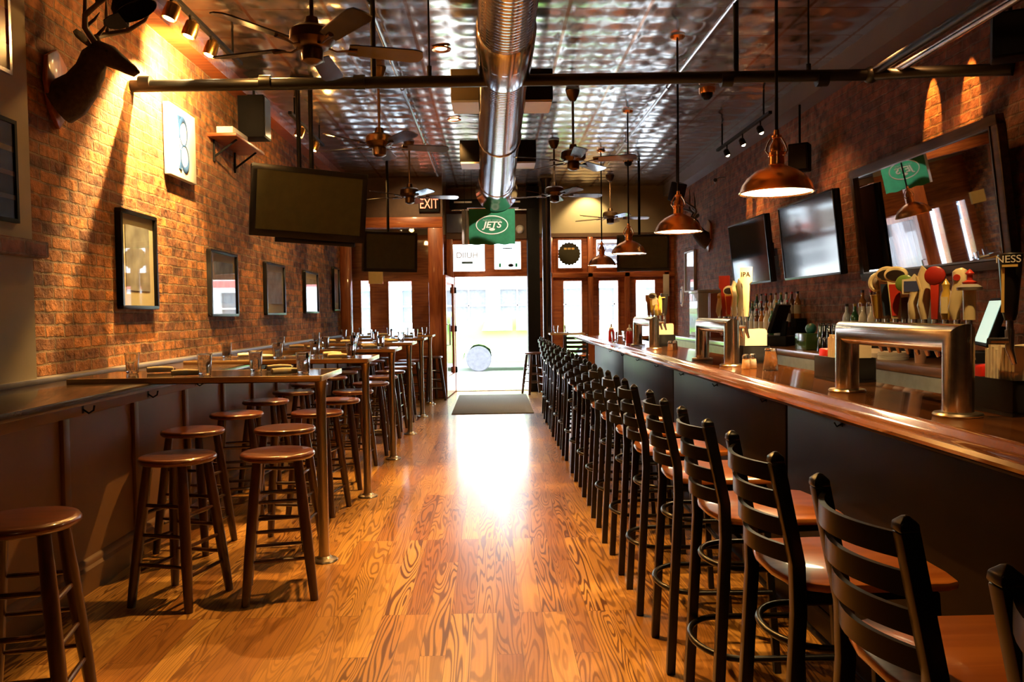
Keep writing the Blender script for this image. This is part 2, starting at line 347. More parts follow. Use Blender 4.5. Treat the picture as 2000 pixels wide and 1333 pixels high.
# ================================================================== ROOM SHELL
XL, XR, YB, YF, H = -2.55, 3.35, -3.2, 14.6, 3.73
st(bx(XL - 0.3, XR + 0.3, YB - 0.2, YF + 0.25, -0.12, 0).obj('floor', M['floor']), 'glossy golden oak plank floor')
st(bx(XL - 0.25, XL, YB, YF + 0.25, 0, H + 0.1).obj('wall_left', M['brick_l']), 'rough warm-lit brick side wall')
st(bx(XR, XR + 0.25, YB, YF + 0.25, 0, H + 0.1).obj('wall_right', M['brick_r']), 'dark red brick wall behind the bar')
st(bx(XL, XR, YB - 0.25, YB, 0, H + 0.1).obj('wall_back', M['brown']), 'dark back wall')
def ceiling():
    s = 0.305; k = 8; nx = int(round((XR - XL) / s)) + 1; ny = int(round((YF - YB) / s)) + 1
    me = bpy.data.meshes.new('ceiling'); vs = []; fs = []
    x0 = -9 * s; y0 = -11 * s; W_, H_ = nx * k + 1, ny * k + 1
    for j in range(H_):
        for i in range(W_):
            u = (i % k) / k * 2 - 1; v = (j % k) / k * 2 - 1
            lens = max(0.0, 1 - (abs(u) ** 1.6 + abs(v) ** 1.6)); ridge = 0.35 if (i % (2 * k)) in (0,) else 0
            z = H - 0.014 * lens - 0.012 * ridge * (1 if j % 2 else 0.4)
            if (i % (2 * k)) == k: z -= 0.010 * (1 if j % 2 else 0.45)
            vs.append((min(max(x0 + i * s / k, XL), XR), min(y0 + j * s / k, YF), z))
    for j in range(H_ - 1):
        for i in range(W_ - 1):
            a = j * W_ + i; fs.append((a, a + W_, a + W_ + 1, a + 1))
    me.from_pydata(vs, [], fs); me.polygons.foreach_set('use_smooth', [True] * len(fs)); me.materials.append(M['tin'])
    o = bpy.data.objects.new('ceiling', me); C.objects.link(o); st(o, 'embossed dark tin ceiling')
ceiling()
st(bx(XL - 0.3, XR + 0.3, YB - 0.2, YF + 0.25, H + 0.06, H + 0.2).obj('ceiling_slab', M['brown']))
st(bx(3.15, XR, YB, YF, 3.53, H).obj('trim_1', M['soffit']), 'grey soffit beam along the bar side ceiling')
st(bx(XL, -2.40, YB, YF, 3.62, H).obj('trim_2', M['redwoodx']), 'wooden cornice along brick wall')
# grey plaster chase near the camera, brick shelf band on it
st(bx(XL, -2.48, YB, 4.38, 1.105, 3.62).obj('wall_chase', M['plaster']), 'grey plaster wall section')
st(bx(XL, -2.41, YB, 4.42, 1.76, 1.85).obj('trim_3', M['brick_r'], bevel=0.012), 'brick ledge band across plaster section')
# baseboards
st(bx(3.31, XR, YB, YF, 0, 0.14).obj('baseboard_right', M['brown']))

def holed(holes, x0, x1, z0, z1, y0, y1, name, mat):
    xs = sorted({x0, x1} | {h[0] for h in holes} | {h[1] for h in holes}); zs = sorted({z0, z1} | {h[2] for h in holes} | {h[3] for h in holes})
    xs = [x for x in xs if x0 <= x <= x1]; zs = [z for z in zs if z0 <= z <= z1]
    def solid(i, j):
        if i < 0 or j < 0 or i >= len(xs) - 1 or j >= len(zs) - 1: return False
        cx, cz = (xs[i] + xs[i + 1]) / 2, (zs[j] + zs[j + 1]) / 2
        return not any(h[0] < cx < h[1] and h[2] < cz < h[3] for h in holes)
    b = B()
    def q(*p):
        n = len(b.v); b.v += [Vector(c) for c in p]; b.f.append((n, n + 1, n + 2, n + 3))
    for i in range(len(xs) - 1):
        for j in range(len(zs) - 1):
            if not solid(i, j): continue
            a, c, d, e = xs[i], xs[i + 1], zs[j], zs[j + 1]
            q((a, y0, d), (c, y0, d), (c, y0, e), (a, y0, e)); q((a, y1, d), (a, y1, e), (c, y1, e), (c, y1, d))
            if not solid(i - 1, j): q((a, y0, d), (a, y0, e), (a, y1, e), (a, y1, d))
            if not solid(i + 1, j): q((c, y0, d), (c, y1, d), (c, y1, e), (c, y0, e))
            if not solid(i, j - 1): q((a, y0, d), (a, y1, d), (c, y1, d), (c, y0, d))
            if not solid(i, j + 1): q((a, y0, e), (c, y0, e), (c, y1, e), (a, y1, e))
    return st(b.obj(name, mat, smooth=0))
panes = [(-2.42, -2.20, 0.90, 2.08), (-1.92, -1.44, 0.90, 2.06), (-0.80, -0.10, 2.17, 2.72), (0.02, 0.56, 2.20, 2.76),
         (1.19, 1.67, 2.21, 2.78), (1.89, 2.375, 2.21, 2.78), (2.60, 3.08, 2.21, 2.78),
         (1.277, 1.67, 0.50, 2.03), (1.93, 2.34, 0.50, 2.03), (2.61, 3.02, 0.50, 2.03)]
door = (-0.68, 0.64, 0.0, 2.10)
holed(panes + [door], XL - 0.25, XR + 0.25, 0, 2.87, YF, YF + 0.22, 'wall_front', M['redwoodx'])
st(bx(XL - 0.25, XR + 0.25, YF, YF + 0.22, 2.87, H + 0.1).obj('wall_front_upper', M['tan']), 'tan painted wall above the street windows')
st(bx(0.64, XR, YF - 0.05, YF, 2.80, 2.87).obj('trim_4', M['brown']))
st(bx(-0.82, 0.64, YF - 0.04, YF, 2.78, H - 0.03).obj('wall_over_door', M['brown']))
for i, (a, c, d, e) in enumerate(panes):
    fr = B(); t = 0.03
    fr.box(a, c, YF - 0.012, YF + 0.05, d, d + t); fr.box(a, c, YF - 0.012, YF + 0.05, e - t, e); fr.box(a, a + t, YF - 0.012, YF + 0.05, d + t, e - t); fr.box(c - t, c, YF - 0.012, YF + 0.05, d + t, e - t)
    w = st(fr.obj('window_%d' % (i + 1), M['redwood'], smooth=0), 'wooden framed street window')
    g = bx(a + t, c - t, YF + 0.06, YF + 0.066, d + t, e - t).obj('glass_pane', M['glassp'], w, smooth=0)
# raised posts between the folding windows
for i, x in enumerate((1.06, 1.80, 2.475, 3.20)):
    st(bx(x - 0.05, x + 0.05, YF - 0.06, YF - 0.001, 0, 2.80).obj('trim_%d' % (i + 5), M['redwood'], bevel=0.01))
st(bx(0.64, XR, YF - 0.06, YF - 0.001, 2.06, 2.15).obj('trim_9', M['redwoodx'], bevel=0.01))
st(bx(0.64, XR, YF - 0.05, YF - 0.001, 0.0, 0.42).obj('trim_10', M['redwoodx'], bevel=0.01))
# door posts
st(bx(-0.82, -0.70, YF - 0.10, YF - 0.001, 0, 2.78).obj('trim_11', M['redwood'], bevel=0.01))
st(bx(0.64, 0.86, YF - 0.30, YF - 0.001, 0, 3.69).obj('trim_12', M['bdull'], bevel=0.01), 'dark door post')
st(bx(-0.68, 0.64, YF, YF + 0.22, 0.0, 0.012).obj('trim_13', M['steel']), 'metal threshold of the street door')
# open door leaf, swung inwards
dl = bx(-0.045, 0.0, -1.22, 0.0, 0.02, 2.08)
df = B(); df.box(-0.045, 0, -1.22, -1.10, 0.02, 2.08).box(-0.045, 0, -0.12, 0, 0.02, 2.08).box(-0.045, 0, -1.10, -0.12, 0.02, 0.35).box(-0.045, 0, -1.10, -0.12, 1.96, 2.08)
leaf = st(df.obj('door_1', M['redwood'], smooth=0), 'glazed wooden street door standing open'); leaf.location = (-0.69, YF - 0.02, 0); leaf.rotation_euler = (0, 0, math.radians(-4))
bx(-0.026, -0.02, -1.10, -0.12, 0.35, 1.96).obj('glass_pane', M['glassp'], leaf, smooth=0)
for z in (0.35, 1.1, 1.8): bx(-0.004, 0.035, -0.03, 0.012, z, z + 0.11).obj('hinge', M['bdull'], leaf)
hb = B(); hb.tube([(0.0, -1.16, 0.9), (0.05, -1.16, 0.9), (0.05, -1.16, 1.25), (0.0, -1.16, 1.25)], 0.012, 8); hb.obj('door_handle', M['silver'], leaf)
# vestibule partition
YV = 13.5
st(bx(XL, -0.82, YV, YV + 0.10, 3.06, H + 0.05).obj('wall_vestibule', M['brown']), 'dark wall panel above the vestibule')
st(bx(XL, -0.82, YV - 0.05, YV + 0.14, 2.88, 3.06).obj('trim_14', M['redwoodx'], bevel=0.01), 'red wood header of the vestibule')
st(bx(-1.07, -0.82, YV - 0.04, YV + 0.20, 0, 2.88).obj('trim_15', M['redwood'], bevel=0.012), 'red wood vestibule post')
st(bx(XL, -2.38, YV - 0.04, YV + 0.14, 0, 2.88).obj('trim_16', M['redwood'], bevel=0.012))
st(bx(-2.38, -1.07, YV, YV + 0.10, 0, 0.95).obj('wall_vestibule_base', M['redwoodx']), 'red wood vestibule base wall')
st(bx(-2.38, -1.07, YV + 0.04, YV + 0.05, 0.95, 2.88).obj('window_11', M['glassp'], smooth=0), 'vestibule glass')
st(bx(-0.86, -0.82, YV + 0.2, YF, 0.0, 2.1).obj('wall_vestibule_side', M['redwood']), 'vestibule side wall')
# wall ledge, curb, panelled base
st(bx(XL, -1.85, YB, 13.40, 1.035, 1.075).obj('trim_17', M['ledge'], bevel=0.006), 'dark drink ledge running along the brick wall')
st(bx(XL, -2.46, YB, 13.40, 1.075, 1.105).obj('trim_18', M['curb'], bevel=0.004), 'grey curb strip behind the ledge')
st(bx(XL, -2.15, YB, 13.40, 0.0, 1.035).obj('wall_panelling', M['wains']), 'brown painted panelled base under the ledge')
b = B()
k = -9
while 4.78 + 0.78 * k < 13.3:
    y = 4.78 + 0.78 * k; b.box(-2.15, -2.128, y - 0.03, y + 0.03, 0.16, 0.93); k += 1
b.box(-2.15, -2.122, YB, 13.40, 0.93, 1.03)
st(b.obj('trim_19', M['wains'], bevel=0.004))
b = B(); b.prism([(-2.15, 0), (-2.115, 0), (-2.115, 0.12), (-2.128, 0.135), (-2.128, 0.15), (-2.138, 0.165), (-2.15, 0.17)], lambda u, v, t: (u, YB if t == 0 else 13.4, v))
st(b.obj('baseboard_left', M['wains']))
# outside
st(bx(-14, 16, YF + 0.22, 18.0, -0.12, -0.005).obj('sidewalk', M['concrete']), 'bright sidewalk outside')
st(bx(-30, 32, 18.0, 28.6, -0.25, -0.07).obj('street_road', M['asphalt']), 'street')
st(bx(-30, 32, 28.6, 31.0, -0.12, 0.03).obj('sidewalk_across', M['concrete']))
bd = thing('street_building', 'pale storefront building across the street seen through the open door', 'building', (0, 31.0, 0))
bw = []
xs = [-13 + 1.9 * i for i in range(16)]
holesB = [(x, x + 1.35, 1.1, 2.35) for x in xs] + [(x + 0.2, x + 1.2, 4.3, 6.3) for x in xs] + [(x + 0.2, x + 1.2, 7.6, 9.6) for x in xs]
o = holed(holesB, -14, 18, 0.03, 12, 0, 0.4, 'facade', M['white']); o.parent = bd; del o['kind']
bx(-14, 18, -0.10, -0.001, 2.55, 2.80).obj('sign_band', pm('faded_red', (0.60, 0.12, 0.10), 0.7), bd)
gm = pm('grey_glass', (0.13, 0.14, 0.15), 0.15)
for h in holesB[:16]:
    w = bx(h[0], h[1], 0.2, 0.22, h[2], h[3]).obj('window', gm, bd)
    B().box(h[0], h[1], 0.10, 0.14, 1.70, 1.76).box((h[0] + h[1]) / 2 - 0.03, (h[0] + h[1]) / 2 + 0.03, 0.10, 0.14, h[2], h[3]).obj('muntin', M['white'], w)
bx(-14, 18, 0.30, 0.34, 4.2, 9.7).obj('upper_glazing', gm, bd)
# lime green car
car = thing('car', 'lime green car parked at the curb outside the open door', 'car', (1.05, 21.3, -0.07))
prof = [(-2.3, 0.32), (-2.32, 0.75), (-2.2, 0.95), (-1.95, 1.02), (-1.6, 1.42), (-1.1, 1.54), (0.2, 1.56), (0.75, 1.40), (1.25, 1.02), (2.0, 0.90), (2.3, 0.72), (2.34, 0.34), (1.95, 0.28)]
def arch(cx, r=0.40, n=8): return [(cx + r * math.cos(PI * i / n), 0.30 + r * math.sin(PI * i / n)) for i in range(n + 1)]
low = [(1.95, 0.25)] + arch(1.42) + [(0.9, 0.22), (-0.95, 0.22)] + arch(-1.42) + [(-1.95, 0.25)]
poly = prof[:-1] + low
B().prism(poly, lambda u, v, t: (u, (-0.9 if t == 0 else 0.9) * (1 if v < 1.0 else 0.86), v)).obj('body', M['lime'], car, bevel=0.03)
for x0, x1 in ((-1.45, -0.55), (-0.45, 0.45)):
    B().prism([(x0 + (0.12 if x0 < -1 else 0), 1.05), (x1 + (0.28 if x1 > 0.4 else 0), 1.05), (x1, 1.42), (x0 + (0.25 if x0 < -1 else 0), 1.42)], lambda u, v, t: (u, -0.915 + 0.14 * t + max(0, v - 1.05) * 0.30, v)).obj('side_window', gm, car)
for x in (-1.42, 1.42):
    for y in (-0.80, 0.80):
        w = B().lathe([(0.0001, -0.1), (0.22, -0.1), (0.31, -0.11), (0.33, -0.08), (0.33, 0.08), (0.31, 0.11), (0.22, 0.1), (0.0001, 0.1)], (x, y, 0.33), 24, Matrix.Rotation(PI / 2, 3, 'X')).obj('wheel', pm('hazed_tyre', (0.10, 0.10, 0.11), 0.8), car)  # tyre greyed, hubcap widened and white, to suggest the bright street haze
        B().lathe([(0.0001, -0.13), (0.26, -0.128), (0.28, -0.115), (0.26, 0.0)], (x, y, 0.33), 16, Matrix.Rotation(-PI / 2 if y > 0 else PI / 2, 3, 'X')).obj('hubcap', M['white'], w)

# ================================================================== CEILING THINGS
# spiral duct
def duct():
    t = thing('ceiling_duct', 'long ribbed galvanised steel air duct running under the tin ceiling', 'duct', (0, 0, 0))
    zb = 3.03
    def DR(y): return max(0.16, 0.165 + (y - 4.0) * 0.0105)
    def X(y): return 0.085 - 0.004 * y + 0.045
    prof = []; pts = []; R = []
    y = 1.0
    while y < 11.3:
        r = DR(y) 
        for dy, dr in ((0, 0), (0.030, 0.0), (0.034, 0.0022), (0.040, 0.0022), (0.044, 0)):
            if 5.05 < y < 5.75 and dr: continue
            pts.append(Vector((X(y), y + dy, zb + DR(y)))); R.append(r + dr)
        y += 0.048
    B().tube(pts, R, 36, caps=False).obj('duct_tube', M['duct'], t, smooth=60)
    r = DR(5.1); B().tube([(X(5.0), 5.0, zb + r), (X(5.0), 5.02, zb + r), (X(5.8), 5.78, zb + DR(5.8)), (X(5.8), 5.8, zb + DR(5.8))], [r, r + 0.014, DR(5.8) + 0.014, DR(5.8)], 36, caps=False).obj('coupling', M['duct'], t)
    r = DR(11.3); b = B(); b.tube([(X(11), 11.28, zb + r), (X(11), 11.7, zb + r - 0.01), (X(11), 11.95, zb + r - 0.02)], [r, r + 0.0, r + 0.07], 36, caps=False); b.obj('flared_end', M['duct'], t)
    for yy in (6.75, 9.6):
        r = DR(yy)
        for s in (-1, 1):
            g = cb((X(yy) + s * (r + 0.11), yy + 0.1, zb + r + 0.10), 0.24, 0.38, 0.26).obj('side_register', M['bdull'] if s > 0 or yy > 8 else M['tan'], t, bevel=0.01)
            B().box(X(yy) + s * (r + 0.11) - 0.11, X(yy) + s * (r + 0.11) + 0.11, yy - 0.1, yy + 0.28, zb + r - 0.05, zb + r - 0.031).obj('register_vane', M['white'], g)
    for yy in (2.5, 5.4, 8.2, 11.0):
        r = DR(yy) + 0.008
        B().tube([(X(yy) + r * math.cos(a), yy, zb + DR(yy) + r * math.sin(a)) for a in [PI * i / 16 * 2 for i in range(32)]], 0.010, 6, closed=True).cyl((X(yy), yy, zb + DR(yy) + r), (X(yy), yy, H), 0.008, n=8).obj('hanger_strap', M['silver'], t)
duct()
# black iron pipe spanning the room
pt = thing('black_pipe', 'thick black iron pipe spanning the room below the tin ceiling', 'pipe', (0, 0, 0))
PY, PZ = 5.8, 3.10
B().cyl((XL, PY, PZ - 0.02), (2.76, PY, PZ + 0.03), 0.042).obj('pipe_run', M['pipe'], pt)
for x in (-2.45, -1.6, -0.93, 1.72, 2.42): B().cyl((x - 0.04, PY, PZ), (x + 0.04, PY, PZ), 0.052).obj('coupling', M['pipe'], pt)
B().ell((2.78, PY, PZ + 0.03), (0.06, 0.06, 0.06)).obj('elbow', M['pipe'], pt)
B().tube([(2.78, PY, PZ + 0.03), (3.0, 5.5, PZ - 0.04), (3.34, 5.05, PZ - 0.16)], 0.040).obj('wall_branch', M['pipe'], pt)
B().tube([(2.80, PY, PZ + 0.05), (2.80, 1.0, PZ + 0.05)], 0.033).obj('long_branch', M['pipe'], pt)
B().tube([(2.90, PY - 0.1, PZ + 0.02), (2.90, 1.0, PZ + 0.02)], 0.026).obj('long_branch', M['silver'], pt)
for x in (-0.83, 1.79): B().cyl((x, PY, PZ), (x, PY, H), 0.020).obj('drop_rod', M['pipe'], pt)
for x in (-0.43, 2.32): B().cyl((x, PY, PZ), (x, PY, H), 0.007, n=8).cyl((x, PY, PZ - 0.01), (x, PY, PZ + 0.11), 0.018, n=10).obj('hanger_rod', M['pipe'], pt)
for (x, lab) in ((-0.86, 'thin silver conduit on the tin ceiling between fans and duct'), (1.78, 'thin silver conduit on the tin ceiling above the bar stools')):
    t = thing('ceiling_conduit', lab, 'conduit', (x, 0, 3.66), group='ceiling conduits')
    B().cyl((0, 1.5, 0), (0, 13.0, 0), 0.016, n=10).obj('tube', M['silver'], t)
    for y in (3, 5.5, 8, 10.5, 12.6): B().cyl((0, y, 0), (0, y, 0.06), 0.006, n=6).cyl((0, y - 0.03, 0), (0, y + 0.03, 0), 0.024, n=10).obj('clamp', M['silver'], t)
# ceiling fans
def make_fan():
    t = thing('ceiling_fan', '', 'ceiling fan', (0, 0, 3.0), group='ceiling fans')
    top = H - 3.0 - 0.012
    B().lathe([(0.02, top - 0.11), (0.035, top - 0.10), (0.06, top - 0.05), (0.075, top)], n=20).obj('canopy', M['bronze'], t)
    B().cyl((0, 0, 0.14), (0, 0, top - 0.08), 0.013, n=10).obj('downrod', M['bronze'], t)
    B().lathe([(0.02, 0.17), (0.035, 0.165), (0.045, 0.115), (0.10, 0.105), (0.125, 0.085), (0.13, 0.03), (0.115, 0.01), (0.10, -0.005), (0.07, -0.015)], n=28).obj('motor_housing', M['bronze'], t)
    B().lathe([(0.06, -0.012), (0.065, -0.03), (0.06, -0.085), (0.035, -0.10), (0.0001, -0.105)], n=20).obj('switch_housing', M['bronze'], t)
    for i in range(5):
        a = 2 * PI * i / 5; R = Matrix.Rotation(a, 3, 'Z') @ Matrix.Rotation(math.radians(-13), 3, 'X')
        pl = [(0.21, -0.052), (0.24, -0.058), (0.60, -0.070), (0.645, -0.055), (0.66, 0.0), (0.645, 0.055), (0.60, 0.070), (0.24, 0.058), (0.21, 0.052)]
        bl = B().prism(pl, lambda u, v, tt: R @ Vector((u, v, -0.004 + 0.008 * tt))).obj('blade', M['blade'], t)
        arm = B(); arm.tube([R @ Vector(p) for p in ((0.09, 0, -0.002), (0.14, 0, -0.02), (0.19, 0, -0.010), (0.26, 0, -0.008))], [0.012, 0.010, 0.012, 0.018], 8, sq=0.5); arm.obj('blade_arm', M['bronze'], bl)
    return t
fan0 = make_fan(); fans = [
    (-1.03, 4.73, 3.0, 18, 'large dark ceiling fan over the high tables, next to the deer head end'),
    (-1.03, 7.5, 2.98, 16, 'bronze ceiling fan over the high tables, beside the hanging television poles'),
    (-1.08, 10.7, 3.0, 12, 'ceiling fan over the high tables, beside the red EXIT sign'),
    (0.86, 8.3, 3.0, -17, 'dark ceiling fan beside the duct, first one over the aisle and bar stools'),
    (0.85, 10.7, 3.0, 8, 'second ceiling fan beside the duct, past the first pair of duct registers'),
    (2.0, 13.4, 2.97, 0, 'dark ceiling fan before the spotlit tan wall over street windows')]
for i, (x, y, z, a, lab) in enumerate(fans):
    if i == 0: fan0.location = (x, y, z); fan0.rotation_euler.z = math.radians(a); fan0['label'] = lab
    else: dup(fan0, (x, y, 3.0), math.radians(a), lab)
# copper pendants over the bar
diff = emit('lamp_glow', (1.0, 0.80, 0.45), 26.0)
def make_pendant():
    t = thing('pendant_lamp', '', 'pendant lamp', (0, 0, 2.09), group='copper pendants over the bar')
    top = H - 2.09 - 0.012
    B().lathe([(0.015, top - 0.03), (0.05, top - 0.02), (0.065, top)], n=20).obj('canopy', M['copper'], t)
    B().cyl((0, 0, 0.33), (0, 0, top - 0.01), 0.009, n=10).obj('rod', M['bdull'], t)
    B().lathe([(0.2, 0.0), (0.203, 0.006), (0.197, 0.012), (0.186, 0.045), (0.158, 0.085), (0.118, 0.118), (0.07, 0.142), (0.046, 0.152), (0.043, 0.156),
               (0.040, 0.150), (0.066, 0.137), (0.114, 0.112), (0.153, 0.08), (0.18, 0.043), (0.190, 0.012), (0.194, 0.0), (0.2, 0.0)], n=40, caps=False).obj('lamp_shade', M['copper'], t)
    n_ = B().lathe([(0.043, 0.150), (0.041, 0.20), (0.046, 0.205), (0.046, 0.222), (0.040, 0.228), (0.036, 0.262), (0.022, 0.282), (0.020, 0.30), (0.028, 0.303), (0.028, 0.315), (0.016, 0.32), (0.014, 0.345), (0.008, 0.35)], n=24).obj('socket_cap', M['copper'], t)
    for s in (-1, 1): B().tube([(s * 0.045, 0, 0.215), (s * 0.06, 0, 0.235), (s * 0.05, 0, 0.27), (s * 0.028, 0, 0.306)], 0.005, 6).obj('cap_bracket', M['copper'], n_)
    B().lathe([(0.0001, 0.006), (0.1, 0.005), (0.189, 0.010), (0.186, 0.020), (0.0001, 0.018)], n=32).obj('diffuser', diff, t)
    return t
p0 = make_pendant()
for i, y in enumerate((4.38, 6.7, 9.15, 11.4)):
    lab = ['large copper pendant lamp over the bar, in front of the two wall televisions', 'copper pendant lamp over the middle beer tower, before the wall-mounted deer head',
           'copper pendant lamp between the middle and far beer towers', 'copper pendant lamp at the street end of the bar, before the glowing window sign'][i]
    if i == 0: p0.location = (1.575, y, 2.07); p0['label'] = lab
    else: dup(p0, (1.575, y, 2.09), 0, lab)
    d = bpy.data.lights.new('pendant_bulb', 'SPOT'); d.energy = 130; d.color = (1, 0.60, 0.24); d.spot_size = math.radians(125); d.spot_blend = 0.6; d.shadow_soft_size = 0.06
    l = bpy.data.objects.new('pendant_bulb', d); C.objects.link(l); l.location = (1.575, y, 2.05)
# recessed ceiling lights
dl = emit('downlight_glow', (1.0, 0.62, 0.28), 10.0)
def downlight(x, y, lab):
    t = thing('recessed_light', lab, 'ceiling light', (x, y, H - 0.02), group='recessed ceiling lights')
    B().lathe([(0.05, -0.002), (0.08, -0.010), (0.085, 0.0), (0.06, 0.012)], n=20, caps=False).obj('trim_ring', M['copper'], t)
    B().lathe([(0.0001, 0.0), (0.05, 0.0), (0.05, 0.01), (0.0001, 0.01)], n=16).obj('bulb', dl, t)
downlight(-0.41, 6.95, 'small glowing recessed light in the tin ceiling beside the large duct')
downlight(-0.42, 9.45, 'small glowing recessed light in the tin ceiling beyond the black pipe')
# dome cameras
for (x, y, lab) in ((1.93 + 0.3, 8.2, 'orange-based security dome camera on the ceiling over the bar'), (2.05, 11.9, 'security dome camera on the ceiling near the street windows')):
    t = thing('dome_camera', lab, 'security camera', (x, y, H - 0.02), group='ceiling dome cameras')
    B().lathe([(0.075, -0.06), (0.08, -0.04), (0.08, 0.0), (0.0001, 0.0)], n=20).obj('housing', M['copper'], t)
    B().lathe([(0.0001, -0.12), (0.03, -0.115), (0.055, -0.09), (0.06, -0.06), (0.0001, -0.05)], n=20).obj('dome', M['bdull'], t)
# ------------------------------------------------------------------ track lights
bulbm = emit('bulb_glow', (1.0, 0.78, 0.42), 40.0)
brassm = pm('brass_lamp_can', (0.65, 0.38, 0.12), 0.25, metal=1.0)
def track(x, z, y0, y1, heads, aimx, label, hlab, small=False, body=None):
    t = thing('light_track', label, 'track light', (x, 0, z))
    bx(-0.018, 0.018, y0, y1, 0, 0.03).obj('rail', M['bdull'], t)
    for yy in (y0 + 0.2, y1 - 0.2): B().cyl((0, yy, 0.03), (0, yy, H - z - 0.01), 0.01, n=8).obj('hanger', M['bdull'], t)
    for y in heads:
        s = 0.7 if small else 1.0
        dirv = Vector((aimx, -0.10, -1.0)).normalized(); p = Vector((0, y, -0.10))
        h = B().lathe([(0.02 * s, 0.075 * s), (0.045 * s, 0.055 * s), (0.05 * s, 0.0), (0.048 * s, -0.045 * s), (0.043 * s, -0.045 * s), (0.04 * s, 0.04 * s)], p, 18, dirv.to_track_quat('-Z', 'Y').to_matrix(), caps=False).obj('lamp_head', body or brassm, t)
        B().cyl((0, y, 0.0), (0, y, -0.05), 0.008, n=8).obj('stem', M['bdull'], h)
        B().ell(p + dirv * 0.02, (0.036 * s,) * 3, 12, 8).obj('bulb', bulbm, h)
track(-2.05, 3.5, 4.9, 6.7, (5.27, 5.6, 6.0), -0.35, 'black ceiling track with three lit brass lamps beaming onto the brick wall', '')
track(-2.05, 3.5, 8.3, 9.9, (8.7, 9.43), -0.35, 'black ceiling track with two lit lamps behind the ceiling-hung black television', '')
track(2.85, 3.42, 8.1, 10.0, (8.4, 9.0, 9.6), 0.4, 'ceiling track with three tiny lit lamps over the bar televisions', '', small=True, body=M['bdull'])
def hot(x, y, z, tx, ty, tz, p, a, bl=0.5, col=(1.0, 0.62, 0.22), sz=0.02): return spot((x, y, z), (tx, ty, tz), p, a, bl, col, sz)
# wall washers on the brick wall
hot(-2.12, 5.62, 3.36, -2.60, 6.0, 2.7, 70, 64, 0.8, sz=0.03)
hot(-2.12, 5.93, 3.40, -2.60, 5.98, 2.60, 700, 94, 0.40, sz=0.012)
hot(-2.14, 6.15, 3.40, -2.60, 6.45, 3.32, 420, 125, 1.0, sz=0.02)
for y, p in ((8.75, 60), (9.5, 60)): hot(-2.12, y, 3.36, -2.55, y + 0.25, 2.5, p, 60, 0.6)
hot(-2.12, 11.4, 3.36, -2.55, 11.6, 2.5, 35, 60, 0.6)
for (x, y, p) in ((-1.75, 5.6, 26), (-1.80, 9.0, 12)):
    d = bpy.data.lights.new('lamp_spill', 'POINT'); d.energy = p; d.color = (1.0, 0.5, 0.13); d.shadow_soft_size = 0.05
    l = bpy.data.objects.new('lamp_spill', d); C.objects.link(l); l.location = (x, y, 3.33)
# scallops on the bar wall
for y, p in ((6.0, 150), (5.52, 150), (9.9, 130), (10.3, 110)): hot(3.16, y, 3.50, 3.37, y, 2.85, p, 22, 0.35, (1.0, 0.40, 0.06), 0.01)
# table and aisle lamps
for (x, y, tx, ty, p, a) in ((-1.7, 6.3, -1.15, 5.2, 330, 74), (-1.7, 9.2, -1.3, 8.0, 190, 74), (-1.7, 11.5, -1.3, 10.8, 150, 74),
                             (-0.41, 6.95, 0.0, 5.2, 420, 82), (-0.42, 9.45, -0.3, 8.6, 240, 80), (-0.41, 4.2, 0.35, 3.4, 360, 74)):
    hot(x, y, 3.56, tx, ty, 0.0, p, a, 0.35, (1.0, 0.51, 0.13), 0.03)
# added fill spots without fixtures: warm glow on bar wall and back bar
for y, p in ((5.6, 60), (7.8, 50), (9.8, 50)): hot(2.75, y, 3.35, 3.3, y - 0.3, 1.2, p, 95, 0.9, (1.0, 0.42, 0.12), 0.05)
hot(1.2, 1.9, 3.5, 1.55, 2.8, 1.2, 190, 55, 0.8, (1.0, 0.6, 0.22), 0.03)  # added spot, no fixture: brightens the tap handles and towers
# lamp over the street windows
hot(1.75, 14.25, 3.66, 1.75, 14.6, 2.9, 70, 95, 0.6, (1.0, 0.70, 0.30))
hot(1.0, 9.9, 3.55, 0.0, 12.0, 2.7, 260, 30, 0.5, (1.0, 0.8, 0.55), 0.03)  # added spot without a fixture, lifts the green banner
# weak warm fill light added behind the camera
hot(0.0, -1.5, 3.6, 0.2, 2.2, 0.3, 14, 120, 1.0, (1.0, 0.6, 0.28), 0.2)
for x, y in ((-1.2, 12.4), (0.2, 12.6), (1.9, 12.9)): hot(x, y, 3.60, x, y + 1.6, 2.0, 60, 100, 0.9, (1.0, 0.66, 0.30), 0.05)  # added warm fill spots brightening the street end and wood front
# ------------------------------------------------------------------ televisions
def television(name_lab, loc, w, h, yaw, tilt, roll=0.0, depth=0.09, screen='screen', label_group=None, bez=0.035, bottom=False):
    # local: screen faces -Y
    t = thing('television', name_lab, 'television', loc, rot=(math.radians(tilt), math.radians(roll), math.radians(yaw)), group='televisions')
    bz = B()
    bz.box(-w / 2, w / 2, -0.012, 0, h / 2 - bez, h / 2).box(-w / 2, w / 2, -0.012, 0, -h / 2, -h / 2 + bez * 1.3).box(-w / 2, -w / 2 + bez, -0.012, 0, -h / 2 + bez * 1.3, h / 2 - bez).box(w / 2 - bez, w / 2, -0.012, 0, -h / 2 + bez * 1.3, h / 2 - bez)
    bz.obj('bezel', M['black'], t, bevel=0.003)
    bx(-w / 2 + bez, w / 2 - bez, -0.006, 0.0, -h / 2 + bez * 1.3, h / 2 - bez).obj('screen', M[screen], t, smooth=0)
    bx(-w / 2, w / 2, 0.0, depth, -h / 2, h / 2).obj('rear_case', M['black'], t, bevel=0.012)
    if bottom: bx(-w * 0.28, w * 0.42, 0.01, depth * 0.7, -h / 2 - 0.045, -h / 2).obj('speaker_bar', M['black'], t, bevel=0.006)
    B().box(-0.2, 0.2, depth, depth + 0.03, -0.2, 0.2).obj('bracket', M['bdull'], t)
    return t
